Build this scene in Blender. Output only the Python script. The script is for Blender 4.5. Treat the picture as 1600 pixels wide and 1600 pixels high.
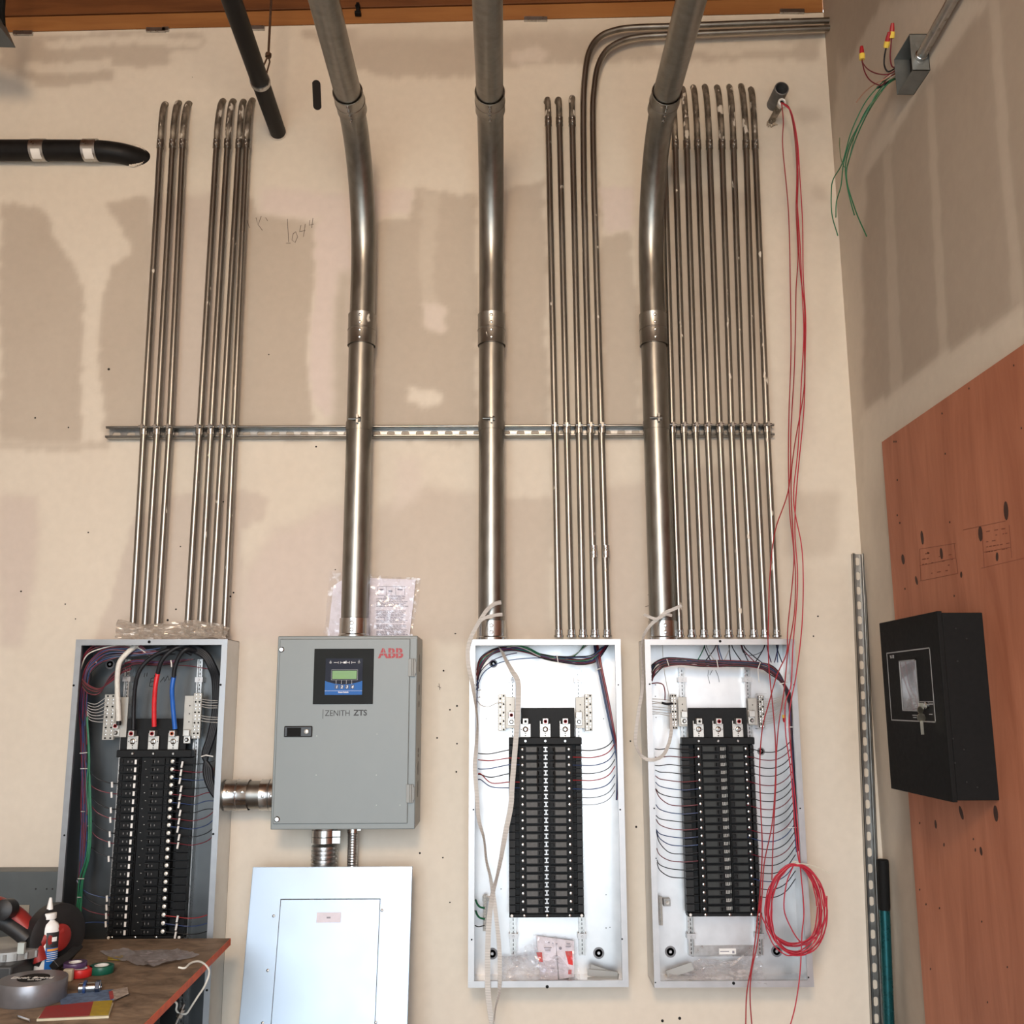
import bpy, bmesh, random
import numpy as np
from math import *
from mathutils import Vector, Matrix, noise

for o in list(bpy.data.objects): bpy.data.objects.remove(o)
S = bpy.context.scene
COL = S.collection
random.seed(7)

# ------------------------------------------------------------------ camera
F = 1554.0; PITCH = 10.8; YAW = .4; ROLL = -.2
CAM = np.array([0, -3.45, 1.75])
def _rx(a): a = radians(a); return np.array([[1,0,0],[0,cos(a),-sin(a)],[0,sin(a),cos(a)]])
def _rz(a): a = radians(a); return np.array([[cos(a),-sin(a),0],[sin(a),cos(a),0],[0,0,1]])
R = _rz(-YAW) @ _rx(90 + PITCH) @ _rz(ROLL)
cd = bpy.data.cameras.new('camera'); cam = bpy.data.objects.new('camera', cd); COL.objects.link(cam)
cd.sensor_width = 36; cd.lens = 36 * F / 1600; cd.clip_start = .05; cd.clip_end = 200
M4 = Matrix(R.tolist()).to_4x4(); M4.translation = Vector(CAM.tolist()); cam.matrix_world = M4
S.camera = cam

# ------------------------------------------------------------------ light
DOORX = (-2.15, 1.10); DOORZ = (0.0, 3.15); BACKY = -5.2; XL = -2.6; ZC = 4.5
w = bpy.data.worlds.new('World'); S.world = w; w.use_nodes = True
bg = w.node_tree.nodes['Background']; bg.inputs[0].default_value = (.80, .90, 1.0, 1); bg.inputs[1].default_value = 4.6
ld = bpy.data.lights.new('door_portal', 'AREA'); ld.shape = 'RECTANGLE'; ld.size = DOORX[1]-DOORX[0]; ld.size_y = DOORZ[1]-DOORZ[0]
ld.cycles.is_portal = True
lo = bpy.data.objects.new('door_portal', ld); COL.objects.link(lo)
lo.location = ((DOORX[0]+DOORX[1])/2, BACKY-.05, (DOORZ[0]+DOORZ[1])/2); lo.rotation_euler = (radians(90), 0, 0)
ll = bpy.data.lights.new('warm_fill', 'AREA'); ll.shape = 'DISK'; ll.size = .9; ll.energy = 75; ll.color = (1.0, .73, .50)  # unseen fill light added to warm the upper wall, no fixture
lp = bpy.data.objects.new('warm_fill', ll); COL.objects.link(lp); lp.location = (-.3, -5.0, 3.55); lp.rotation_euler = (radians(88), 0, 0)
S.view_settings.view_transform = 'Standard'; S.view_settings.look = 'None'; S.view_settings.gamma = 1
S.view_settings.use_curve_mapping = False; S.view_settings.exposure = 0.75

# ------------------------------------------------------------------ mapping of measured points to the walls
def ray(px, py): return R @ np.array([(px-800)/F, (800-py)/F, -1.])
def P(px, py, d=0.):
    r = ray(px, py); t = (-d-CAM[1])/r[1]; return CAM + r*t
def PX(px, py, x):
    r = ray(px, py); t = (x-CAM[0])/r[0]; return CAM + r*t
def PZ(px, py, z):
    r = ray(px, py); t = (z-CAM[2])/r[2]; return CAM + r*t
XR = 1.25

# ------------------------------------------------------------------ mesh building
WL = {}
class MB:
    def __init__(s): s.v = []; s.f = []; s.m = []
    def add(s, vs, fs, m=0):
        b = len(s.v); s.v += [tuple(map(float, p)) for p in vs]
        for f in fs: s.f.append([i+b for i in f]); s.m.append(m)
        return s
    def box(s, x0, x1, y0, y1, z0, z1, m=0):
        v = [(x,y,z) for z in (z0,z1) for y in (y0,y1) for x in (x0,x1)]
        return s.add(v, [(0,2,3,1),(4,5,7,6),(0,1,5,4),(2,6,7,3),(0,4,6,2),(1,3,7,5)], m)
    def prism(s, poly, vec, m=0):
        n = len(poly); p = [np.array(q, float) for q in poly]; vec = np.array(vec, float)
        v = p + [q+vec for q in p]
        fs = [list(range(n))[::-1], list(range(n, 2*n))] + [(i, (i+1)%n, (i+1)%n+n, i+n) for i in range(n)]
        return s.add(v, fs, m)
    def tube(s, pts, r, n=8, caps=True, m=0, flat=1.0):
        pts = [Vector([float(c) for c in p]) for p in pts]
        k = len(pts); rs = r if hasattr(r, '__len__') else [r]*k
        t0 = (pts[1]-pts[0]).normalized()
        u = t0.cross(Vector((0,0,1)))
        if u.length < .05: u = t0.cross(Vector((0,1,0)))
        u.normalize(); vs = []
        prev = t0
        for i in range(k):
            t = (pts[min(i+1,k-1)] - pts[max(i-1,0)])
            t = t.normalized() if t.length > 1e-9 else prev
            q = prev.rotation_difference(t); u = (q @ u); u = (u - t*u.dot(t)).normalized(); prev = t
            w_ = t.cross(u)
            for j in range(n):
                a = 2*pi*j/n
                vs.append(pts[i] + (u*cos(a) + w_*sin(a)*flat)*rs[i])
        fs = []
        for i in range(k-1):
            for j in range(n):
                a = i*n+j; b = i*n+(j+1)%n
                fs.append((a, b, b+n, a+n))
        if caps: fs += [list(range(n))[::-1], list(range((k-1)*n, k*n))]
        return s.add(vs, fs, m)
    def lathe(s, prof, org, axis, n=24, m=0):
        """profile (radius, distance along axis)"""
        org = Vector([float(c) for c in org]); ax = Vector([float(c) for c in axis]).normalized()
        u = ax.cross(Vector((0,0,1)))
        if u.length < .05: u = ax.cross(Vector((0,1,0)))
        u.normalize(); w_ = ax.cross(u); vs = []
        for r, t in prof:
            for j in range(n):
                a = 2*pi*j/n; vs.append(org + ax*t + (u*cos(a)+w_*sin(a))*r)
        fs = []
        for i in range(len(prof)-1):
            for j in range(n):
                a = i*n+j; b = i*n+(j+1)%n; fs.append((a, b, b+n, a+n))
        if prof[0][0] > 1e-6: fs.append(list(range(n))[::-1])
        if prof[-1][0] > 1e-6: fs.append(list(range((len(prof)-1)*n, len(prof)*n)))
        return s.add(vs, fs, m)
    def cyl(s, a, b, r, n=16, m=0): return s.tube([a, b], r, n, True, m)
    def disc(s, c, r, depth=.002, n=14, m=0, axis=(0,-1,0)):
        return s.lathe([(r,0),(r,depth*.6),(r*.8,depth)], c, axis, n, m)
    def ribbon(s, pts, wid, th, angs, m=0):
        pts = [Vector([float(c) for c in p]) for p in pts]; k = len(pts); vs = []
        for i in range(k):
            t = (pts[min(i+1,k-1)]-pts[max(i-1,0)]).normalized(); a = angs[i]
            nrm = Vector((sin(a), -cos(a), 0)); wd = t.cross(nrm).normalized(); nn = wd.cross(t).normalized()
            for sx, sy in ((-1,-1),(1,-1),(1,1),(-1,1)): vs.append(pts[i] + wd*sx*wid/2 + nn*sy*th/2)
        fs = [(0,3,2,1), tuple((k-1)*4+j for j in range(4))]
        for i in range(k-1):
            for j in range(4):
                a = i*4+j; b = i*4+(j+1)%4; fs.append((a, b, b+4, a+4))
        return s.add(vs, fs, m)
    def slotted(s, p0, p1, wdir, width, ndir, th, pitch, slot_l, slot_w, m=0, start=.5):
        """flat strip with stadium slots from p0 to p1"""
        p0 = Vector(p0); p1 = Vector(p1); L = (p1-p0).length; t = (p1-p0).normalized(); wd = Vector(wdir).normalized(); nd = Vector(ndir).normalized()
        n = int(L/pitch); pitch = L/n; N = 24
        for c in range(n):
            cx = (c+.5)*pitch; hole = []; outer = []
            for j in range(N):
                a = 2*pi*j/N; ca, sa = cos(a), sin(a)
                hx = (slot_l/2-slot_w/2)*(1 if ca > 1e-9 else -1 if ca < -1e-9 else 0) + slot_w/2*ca; hy = slot_w/2*sa
                k = 1/max(abs(ca), abs(sa)); ox = pitch/2*ca*k; oy = width/2*sa*k
                hole.append((hx, hy)); outer.append((ox, oy))
            vs = []
            for lay in (0, th):
                for q in (outer, hole):
                    for a, b in q: vs.append(p0 + t*(cx+a) + wd*b + nd*lay)
            fs = []
            for j in range(N):
                k = (j+1) % N
                fs.append((j, k, N+k, N+j)); fs.append((2*N+j, 3*N+j, 3*N+k, 2*N+k)); fs.append((N+j, N+k, 3*N+k, 3*N+j)); fs.append((j, 2*N+j, 2*N+k, k))
            s.add(vs, fs, m)
        return s
    def sheet(s, c00, c10, c11, c01, n=16, amp=.01, sc=12, seed=0, m=0, nrm=(0,-1,0), amp2=None):
        c = [np.array(q, float) for q in (c00, c10, c11, c01)]; nr = np.array(nrm, float); vs = []
        for j in range(n+1):
            for i in range(n+1):
                u = i/n; v = j/n
                p = c[0]*(1-u)*(1-v) + c[1]*u*(1-v) + c[2]*u*v + c[3]*(1-u)*v
                a = noise.noise(Vector((p*sc).tolist()) + Vector((seed*3.1, seed, 0)))
                b = abs(noise.noise(Vector((p*sc*2.7).tolist()) + Vector((0, seed*2.3, seed))))
                e = noise.noise(Vector((p*sc*.9).tolist()) + Vector((seed, 0, 9)))
                p = p + nr*(amp*(a + 1.2*b)) + np.array([e, 0, -e])*amp*.8*(1 if i in (0, n) or j in (0, n) else .5)
                vs.append(p)
        fs = [(j*(n+1)+i, j*(n+1)+i+1, (j+1)*(n+1)+i+1, (j+1)*(n+1)+i) for j in range(n) for i in range(n)]
        return s.add(vs, fs, m)
    def build(s, name, mats, parent=None, smooth=True, loc=None, bevel=0, ang=35):
        v = np.array(s.v); me = bpy.data.meshes.new(name)
        pl = WL.get(parent.name, np.zeros(3)) if parent else np.zeros(3)
        if loc is None:
            lo_, hi = v.min(0), v.max(0); loc = (lo_+hi)/2
            if parent is None: loc[2] = lo_[2]
        loc = np.array(loc, float)
        me.from_pydata((v-loc).tolist(), [], s.f)
        if not isinstance(mats, (list, tuple)): mats = [mats]
        for m in mats: me.materials.append(m)
        me.polygons.foreach_set('material_index', s.m)
        if smooth:
            me.polygons.foreach_set('use_smooth', [True]*len(s.f)); me.update(); me.set_sharp_from_angle(angle=radians(ang))
        me.update()
        o = bpy.data.objects.new(name, me); COL.objects.link(o)
        o.location = (loc-pl).tolist()
        if parent: o.parent = parent
        WL[o.name] = loc
        if bevel:
            b = o.modifiers.new('bevel', 'BEVEL'); b.width = bevel; b.segments = 2; b.limit_method = 'ANGLE'
        return o

def tag(o, label=None, cat=None, group=None, kind=None):
    if label: o['label'] = label
    if cat: o['category'] = cat
    if group: o['group'] = group
    if kind: o['kind'] = kind
    return o
def thing(name, label, cat, loc, group=None):
    o = bpy.data.objects.new(name, None); COL.objects.link(o); loc = np.array(loc, float)
    o.location = loc.tolist(); o.empty_display_size = .05; WL[o.name] = loc
    return tag(o, label, cat, group)
def clone(o, newloc, parent):
    """copy a part and its sub-parts to a new world place"""
    c = o.copy(); COL.objects.link(c); newloc = np.array(newloc, float); old = WL[o.name]
    c.parent = parent; c.location = (newloc-WL[parent.name]).tolist(); WL[c.name] = newloc
    for ch in list(o.children):
        k = ch.copy(); COL.objects.link(k); k.parent = c; k.location = ch.location; WL[k.name] = WL[ch.name]-old+newloc
    return c
def cr(pts, n=8):
    """smooth curve through points"""
    p = [np.array(q, float) for q in pts]
    if len(p) < 3: return p
    p = [2*p[0]-p[1]] + p + [2*p[-1]-p[-2]]; out = []
    for i in range(1, len(p)-2):
        for j in range(n):
            t = j/n
            out.append(.5*((2*p[i]) + (-p[i-1]+p[i+1])*t + (2*p[i-1]-5*p[i]+4*p[i+1]-p[i+2])*t*t + (-p[i-1]+3*p[i]-3*p[i+1]+p[i+2])*t**3))
    out.append(p[-2]); return out
def WJ(pts, a=1.0):
    return [(q[0]+random.uniform(-a, a), q[1]+random.uniform(-a, a)) + tuple(q[2:]) for q in pts]
def W(pts, d, n=6):
    """wire path: measured points (px,py[,depth]) -> smooth 3D path"""
    return cr([P(q[0], q[1], q[2] if len(q) > 2 else d) for q in pts], n)

# ------------------------------------------------------------------ materials
def newmat(name):
    m = bpy.data.materials.new(name); m.use_nodes = True
    return m, m.node_tree.nodes, m.node_tree.links, m.node_tree.nodes['Principled BSDF']
def mat(name, col, rough=.5, metal=0., var=.12, sc=30., bump=0., stretch=(1,1,1), rvar=.1, detail=4, coat=0., spec=.5):
    """base material with procedural colour and gloss variation"""
    m, N, L, b = newmat(name)
    tc = N.new('ShaderNodeTexCoord'); mp = N.new('ShaderNodeMapping'); mp.inputs['Scale'].default_value = stretch
    nz = N.new('ShaderNodeTexNoise'); nz.inputs['Scale'].default_value = sc; nz.inputs['Detail'].default_value = detail
    L.new(tc.outputs['Object'], mp.inputs[0]); L.new(mp.outputs[0], nz.inputs[0])
    rp = N.new('ShaderNodeValToRGB'); e = rp.color_ramp.elements
    e[0].position = .3; e[1].position = .7
    e[0].color = tuple(c*(1-var) for c in col) + (1,); e[1].color = tuple(min(1, c*(1+var)) for c in col) + (1,)
    L.new(nz.outputs[0], rp.inputs[0]); L.new(rp.outputs[0], b.inputs['Base Color'])
    mr = N.new('ShaderNodeMapRange'); mr.inputs[3].default_value = max(0, rough-rvar); mr.inputs[4].default_value = min(1, rough+rvar)
    L.new(nz.outputs[0], mr.inputs[0]); L.new(mr.outputs[0], b.inputs['Roughness'])
    b.inputs['Metallic'].default_value = metal; b.inputs['Coat Weight'].default_value = coat
    b.inputs['Specular IOR Level'].default_value = spec
    if bump:
        bp = N.new('ShaderNodeBump'); bp.inputs['Strength'].default_value = bump; bp.inputs['Distance'].default_value = .002
        L.new(nz.outputs[0], bp.inputs['Height']); L.new(bp.outputs[0], b.inputs['Normal'])
    return m
def wallmat(name, paper, mud, pink):
    m, N, L, b = newmat(name)
    at = N.new('ShaderNodeAttribute'); at.attribute_name = 'mud'
    sp = N.new('ShaderNodeSeparateColor'); L.new(at.outputs['Color'], sp.inputs[0])
    tc = N.new('ShaderNodeTexCoord')
    n1 = N.new('ShaderNodeTexNoise'); n1.inputs['Scale'].default_value = 2.2; n1.inputs['Detail'].default_value = 6; n1.inputs['Roughness'].default_value = .6
    n2 = N.new('ShaderNodeTexNoise'); n2.inputs['Scale'].default_value = 30; n2.inputs['Detail'].default_value = 4
    L.new(tc.outputs['Object'], n1.inputs[0]); L.new(tc.outputs['Object'], n2.inputs[0])
    a1 = N.new('ShaderNodeMath'); a1.operation = 'MULTIPLY_ADD'; a1.inputs[1].default_value = .28; a1.inputs[2].default_value = -.14
    L.new(n1.outputs[0], a1.inputs[0])
    a2 = N.new('ShaderNodeMath'); a2.operation = 'ADD'; a2.use_clamp = True; L.new(a1.outputs[0], a2.inputs[0]); L.new(sp.outputs[0], a2.inputs[1])
    mx = N.new('ShaderNodeMix'); mx.data_type = 'RGBA'; mx.inputs[6].default_value = paper+(1,); mx.inputs[7].default_value = mud+(1,)
    L.new(a2.outputs[0], mx.inputs[0])
    mp = N.new('ShaderNodeMix'); mp.data_type = 'RGBA'; mp.inputs[7].default_value = pink+(1,)
    L.new(sp.outputs[1], mp.inputs[0]); L.new(mx.outputs[2], mp.inputs[6])
    mm = N.new('ShaderNodeMix'); mm.data_type = 'RGBA'; mm.blend_type = 'MULTIPLY'; mm.inputs[0].default_value = .12
    L.new(mp.outputs[2], mm.inputs[6]); L.new(n2.outputs[0], mm.inputs[7])
    L.new(mm.outputs[2], b.inputs['Base Color']); b.inputs['Roughness'].default_value = .75
    b.inputs['Specular IOR Level'].default_value = .3
    bp = N.new('ShaderNodeBump'); bp.inputs['Strength'].default_value = .15; bp.inputs['Distance'].default_value = .002
    L.new(n2.outputs[0], bp.inputs['Height']); L.new(bp.outputs[0], b.inputs['Normal'])
    return m
def film(name, tint, alpha=.35, rough=.12):
    m, N, L, b = newmat(name); N.remove(b); out = N['Material Output']
    tr = N.new('ShaderNodeBsdfTransparent'); tr.inputs[0].default_value = (.96,.96,.97,1)
    gl = N.new('ShaderNodeBsdfGlossy'); gl.inputs[1].default_value = rough; gl.inputs[0].default_value = tint+(1,)
    df = N.new('ShaderNodeBsdfDiffuse'); df.inputs[0].default_value = tint+(1,)
    m1 = N.new('ShaderNodeMixShader'); m1.inputs[0].default_value = .45; L.new(df.outputs[0], m1.inputs[1]); L.new(gl.outputs[0], m1.inputs[2])
    lw = N.new('ShaderNodeLayerWeight'); lw.inputs[0].default_value = .35
    tc = N.new('ShaderNodeTexCoord'); nz = N.new('ShaderNodeTexNoise'); nz.inputs['Scale'].default_value = 60; nz.inputs['Detail'].default_value = 5
    L.new(tc.outputs['Object'], nz.inputs[0])
    ad = N.new('ShaderNodeMath'); ad.operation = 'MULTIPLY_ADD'; ad.inputs[1].default_value = .8; ad.inputs[2].default_value = alpha-.35; L.new(nz.outputs[0], ad.inputs[0])
    a2 = N.new('ShaderNodeMath'); a2.operation = 'ADD'; a2.use_clamp = True; L.new(ad.outputs[0], a2.inputs[0]); L.new(lw.outputs[1], a2.inputs[1])
    m2 = N.new('ShaderNodeMixShader'); L.new(a2.outputs[0], m2.inputs[0]); L.new(tr.outputs[0], m2.inputs[1]); L.new(m1.outputs[0], m2.inputs[2])
    L.new(m2.outputs[0], out.inputs[0]); return m

GALV  = mat('galvanised_steel', (.46,.46,.455), .30, 1., .10, 60, .05, rvar=.10)
EMT   = mat('conduit_steel', (.31,.302,.28), .34, 1., .16, 18, .04, (1,1,.12), .08)
def specks(m, thr, sc):
    N, L = m.node_tree.nodes, m.node_tree.links; b = N['Principled BSDF']; src = b.inputs['Base Color'].links[0].from_socket
    tc = N.new('ShaderNodeTexCoord'); nz = N.new('ShaderNodeTexNoise'); nz.inputs['Scale'].default_value = sc; nz.inputs['Detail'].default_value = 2
    mp = N.new('ShaderNodeMapping'); mp.inputs['Scale'].default_value = (1,1,.45); oi = N.new('ShaderNodeObjectInfo'); va = N.new('ShaderNodeVectorMath'); va.operation = 'ADD'; sc_ = N.new('ShaderNodeMath'); sc_.operation = 'MULTIPLY'; sc_.inputs[1].default_value = 37; L.new(oi.outputs['Random'], sc_.inputs[0]); L.new(sc_.outputs[0], va.inputs[1]); L.new(tc.outputs['Object'], va.inputs[0]); L.new(va.outputs[0], mp.inputs[0]); L.new(mp.outputs[0], nz.inputs[0])
    mr = N.new('ShaderNodeMapRange'); mr.inputs[1].default_value = thr; mr.inputs[2].default_value = thr+.03; L.new(nz.outputs[0], mr.inputs[0])
    mx = N.new('ShaderNodeMix'); mx.data_type = 'RGBA'; mx.inputs[7].default_value = (.62,.57,.49,1); L.new(mr.outputs[0], mx.inputs[0]); L.new(src, mx.inputs[6]); L.new(mx.outputs[2], b.inputs['Base Color'])
    iv = N.new('ShaderNodeMath'); iv.operation = 'SUBTRACT'; iv.inputs[0].default_value = 1; L.new(mr.outputs[0], iv.inputs[1]); L.new(iv.outputs[0], b.inputs['Metallic'])
specks(EMT, .71, 42)
PIPE  = mat('large_conduit_steel', (.275,.27,.25), .36, 1., .12, 40, .10, (1,1,.35), .07)
FIT   = mat('zinc_fitting', (.50,.50,.49), .22, 1., .08, 30, .0, rvar=.06)
DUSTY = mat('plaster_smeared_steel', (.31,.28,.235), .65, .3, .55, 45, .3, (1,1,.5), .1)
BOXG  = mat('panel_sheet_steel', (.60,.61,.62), .42, 1., .05, 25, .02, rvar=.10)
BOXI  = mat('panel_steel_dim_reflection', (.105,.113,.118), .40, .9, .08, 12, .02, rvar=.10)  # same galvanised steel, left panel's dim room reflection put into its colour
FLNG  = mat('flange_steel', (.46,.46,.465), .42, .8, .05, 30, .0, rvar=.08)
STRUT = mat('strut_steel', (.36,.355,.34), .36, 1., .10, 30, .03)
BLK   = mat('black_plastic', (.010,.011,.012), .5, 0, .2, 60, .0, rvar=.05, spec=.16)
BLK2  = mat('dark_grey_breaker_face', (.095,.095,.093), .5, 0, .12, 90, .0, rvar=.05, spec=.25)
BLKD  = mat('deep_black', (.006,.006,.006), .6, 0, .1, 20)
BLKP  = mat('black_painted_steel', (.009,.009,.009), .62, 0, .15, 80, .08, spec=.10)
IRON  = mat('black_pipe', (.008,.0075,.0075), .5, 0, .3, 40, .1, spec=.2)
ABBG  = mat('grey_enclosure_paint', (.215,.245,.248), .40, .0, .03, 8, .0, rvar=.04, spec=.5)
ABBD  = mat('grey_side_paint', (.26,.27,.26), .45, .0, .04, 8)
NEUT  = mat('aluminium_bar', (.40,.385,.35), .45, .6, .08, 40)
LUGM  = mat('tin_plated_lug', (.50,.49,.46), .36, .8, .06, 40)
WHT   = mat('white_plastic', (.80,.79,.76), .4, 0, .04, 30)
TAG   = mat('wire_tag_white', (.80,.80,.78), .6, 0, .05, 60)
REDP  = mat('red_paint', (.34,.008,.015), .45, 0, .08, 40)
REDW  = mat('red_wire', (.30,.014,.020), .38, 0, .10, 40)
REDWB = mat('red_insulation', (.43,.022,.042), .36, 0, .10, 40)
DREDW = mat('dark_red_wire', (.13,.010,.022), .4, 0, .15, 60)
BLKW  = mat('black_wire', (.012,.013,.016), .45, 0, .2, 60, spec=.3)
BLUW  = mat('blue_wire', (.018,.045,.14), .35, 0, .15, 60)
BLUB  = mat('blue_cable', (.015,.12,.50), .35, 0, .12, 60)
REDB  = mat('red_cable', (.66,.020,.028), .35, 0, .12, 60)
GRNW  = mat('green_wire', (.012,.14,.065), .35, 0, .15, 60)
GRYW  = mat('grey_neutral_wire', (.42,.41,.39), .4, 0, .15, 300)
PURW  = mat('purple_wire', (.04,.02,.06), .4, 0, .15, 60)
WHTC  = mat('white_taped_cable', (.72,.70,.64), .5, 0, .08, 90, .2)
WOOD  = None
BLUE  = mat('display_blue', (.012,.11,.38), .4, 0, .05, 30, spec=.2)
NAVY  = mat('display_navy', (.005,.007,.020), .4, 0, .1, 30, spec=.15)
LCD   = mat('green_lcd', (.11,.26,.025), .3, 0, .10, 20)
INK   = mat('black_ink', (.02,.02,.022), .5, 0, .1, 60)
PENC  = mat('pencil_grey', (.16,.13,.11), .8, 0, .3, 90)
HOLE  = mat('dark_hole', (.012,.010,.009), .9, 0, .2, 30)
PAPER = mat('printed_paper', (.74,.71,.76), .7, 0, .04, 30)
PRNT  = mat('grey_print', (.25,.24,.28), .7, 0, .1, 60)
FILM  = film('clear_plastic', (.95,.95,.98), .0, .08)
FILM3 = film('thin_clear_sleeve', (.93,.92,.95), -.04, .10)
FILMB = film('grey_bag_film', (.45,.43,.44), .2, .2)
FILM2 = film('dusty_plastic', (.55,.50,.44), .45, .25)
BRASS = mat('brass', (.62,.42,.13), .3, 1., .1, 40)
YEL   = mat('yellow_plastic', (.75,.55,.08), .45, 0, .05, 40)
GREYP = mat('grey_filler_plastic', (.36,.38,.38), .5, 0, .04, 30)
SKYLAB= mat('pale_label', (.66,.62,.68), .6, 0, .05, 60)
CONC  = mat('concrete', (.42,.41,.38), .8, 0, .15, 6, .2)

def woodmat(name, c1, c2, sc=(.6,14,14), rough=.6, spec=.3, dist=3.):
    m, N, L, b = newmat(name)
    tc = N.new('ShaderNodeTexCoord'); mp = N.new('ShaderNodeMapping'); mp.inputs['Scale'].default_value = sc
    nz = N.new('ShaderNodeTexNoise'); nz.inputs['Scale'].default_value = 2.2; nz.inputs['Detail'].default_value = 8; nz.inputs['Roughness'].default_value = .62; nz.inputs['Distortion'].default_value = .6
    L.new(tc.outputs['Object'], mp.inputs[0]); L.new(mp.outputs[0], nz.inputs[0])
    rp = N.new('ShaderNodeValToRGB'); e = rp.color_ramp.elements; e[0].position = .32; e[1].position = .68
    e[0].color = c1+(1,); e[1].color = c2+(1,)
    n2 = N.new('ShaderNodeTexNoise'); n2.inputs['Scale'].default_value = 1.6; n2.inputs['Detail'].default_value = 3; L.new(tc.outputs['Object'], n2.inputs[0])
    mx = N.new('ShaderNodeMath'); mx.operation = 'MULTIPLY_ADD'; mx.inputs[1].default_value = .55; mx.inputs[2].default_value = -.27; L.new(n2.outputs[0], mx.inputs[0])
    ad = N.new('ShaderNodeMath'); ad.operation = 'ADD'; L.new(nz.outputs[0], ad.inputs[0]); L.new(mx.outputs[0], ad.inputs[1])
    L.new(ad.outputs[0], rp.inputs[0]); L.new(rp.outputs[0], b.inputs['Base Color'])
    b.inputs['Roughness'].default_value = rough; b.inputs['Specular IOR Level'].default_value = spec
    bp = N.new('ShaderNodeBump'); bp.inputs['Strength'].default_value = .25; bp.inputs['Distance'].default_value = .002
    L.new(nz.outputs[0], bp.inputs['Height']); L.new(bp.outputs[0], b.inputs['Normal'])
    return m
LUMB  = woodmat('plate_lumber', (.24,.095,.028), (.33,.145,.045), (.7,9,9))
LUMD  = woodmat('dark_lumber', (.10,.034,.010), (.18,.066,.020), (.7,9,9))
PLYR  = woodmat('red_plywood', (.33,.115,.062), (.47,.185,.105), (6,6,.8))
BENCH = woodmat('stained_bench_ply', (.10,.07,.048), (.31,.23,.16), (6,9,3))
EDGE  = mat('orange_edge_paint', (.70,.13,.04), .6, 0, .2, 30)
specks(DUSTY, .60, 40)
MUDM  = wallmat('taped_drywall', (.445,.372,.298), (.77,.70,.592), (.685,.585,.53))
MUDR  = wallmat('taped_drywall_shaded', (.355,.285,.225), (.66,.585,.485), (.55,.48,.44))  # darker copy of the drywall, the right wall's weaker light in its colour

# ------------------------------------------------------------------ structure
def inpoly(X, Y, poly):
    c = np.zeros(X.shape, bool); n = len(poly); j = n-1
    for i in range(n):
        xi, yi = poly[i]; xj, yj = poly[j]
        with np.errstate(divide='ignore', invalid='ignore'):
            c ^= ((yi > Y) != (yj > Y)) & (X < (xj-xi)*(Y-yi)/(yj-yi+1e-12)+xi)
        j = i
    return c
def blur(a, k=1):
    for _ in range(k):
        b = np.pad(a, 1, mode='edge')
        a = (b[:-2,1:-1]+b[2:,1:-1]+b[1:-1,:-2]+b[1:-1,2:]+2*b[1:-1,1:-1])/6
    return a
def grid_wall(name, U, V, to3, topix, base, patches, matl, kblur=1):
    nu, nv = len(U), len(V); uu, vv = np.meshgrid(U, V)
    pts = to3(uu.ravel(), vv.ravel())
    q = (pts-CAM) @ R; px = 800+F*q[:,0]/-q[:,2]; py = 800-F*q[:,1]/-q[:,2]
    # ragged trowel edges
    jx = 3*np.sin(py*.031+px*.02)+1.2*np.sin(py*.19+1)+1.0*np.sin(px*.23+py*.21); jy = 3*np.sin(px*.03+2)+1.2*np.sin(px*.17+py*.05)+.8*np.sin(px*.4)
    A = np.full(px.shape, base); B = np.zeros(px.shape); vis = q[:,2] < -.1
    for poly, val, pk, soft in patches:
        m = inpoly(px+jx*(0 if soft < 0 else 1), py+jy*(0 if soft < 0 else 1), poly) & vis
        mk = blur(m.reshape(nv, nu).astype(float), abs(soft)*abs(soft) if abs(soft) > 1 else 1).ravel() if soft else m.astype(float)
        A = A*(1-mk)+val*mk; B = B*(1-mk)+pk*mk
    
    me = bpy.data.meshes.new(name)
    idx = np.arange(nu*nv).reshape(nv, nu)
    fs = np.stack([idx[:-1,:-1].ravel(), idx[:-1,1:].ravel(), idx[1:,1:].ravel(), idx[1:,:-1].ravel()], 1)
    me.vertices.add(len(pts)); me.vertices.foreach_set('co', pts.astype(np.float32).ravel())
    me.loops.add(fs.size); me.loops.foreach_set('vertex_index', fs.ravel().astype(np.int32))
    me.polygons.add(len(fs)); me.polygons.foreach_set('loop_start', (np.arange(len(fs))*4).astype(np.int32)); me.polygons.foreach_set('loop_total', np.full(len(fs), 4, np.int32))
    me.update(calc_edges=True); me.validate()
    at = me.color_attributes.new('mud', 'FLOAT_COLOR', 'POINT')
    c = np.zeros((len(pts), 4), np.float32); c[:,0] = A; c[:,1] = B; c[:,3] = 1; at.data.foreach_set('color', c.ravel())
    me.materials.append(matl); o = bpy.data.objects.new(name, me); COL.objects.link(o); WL[name] = np.zeros(3); tag(o, kind='structure')
    return o
T = .02
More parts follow.
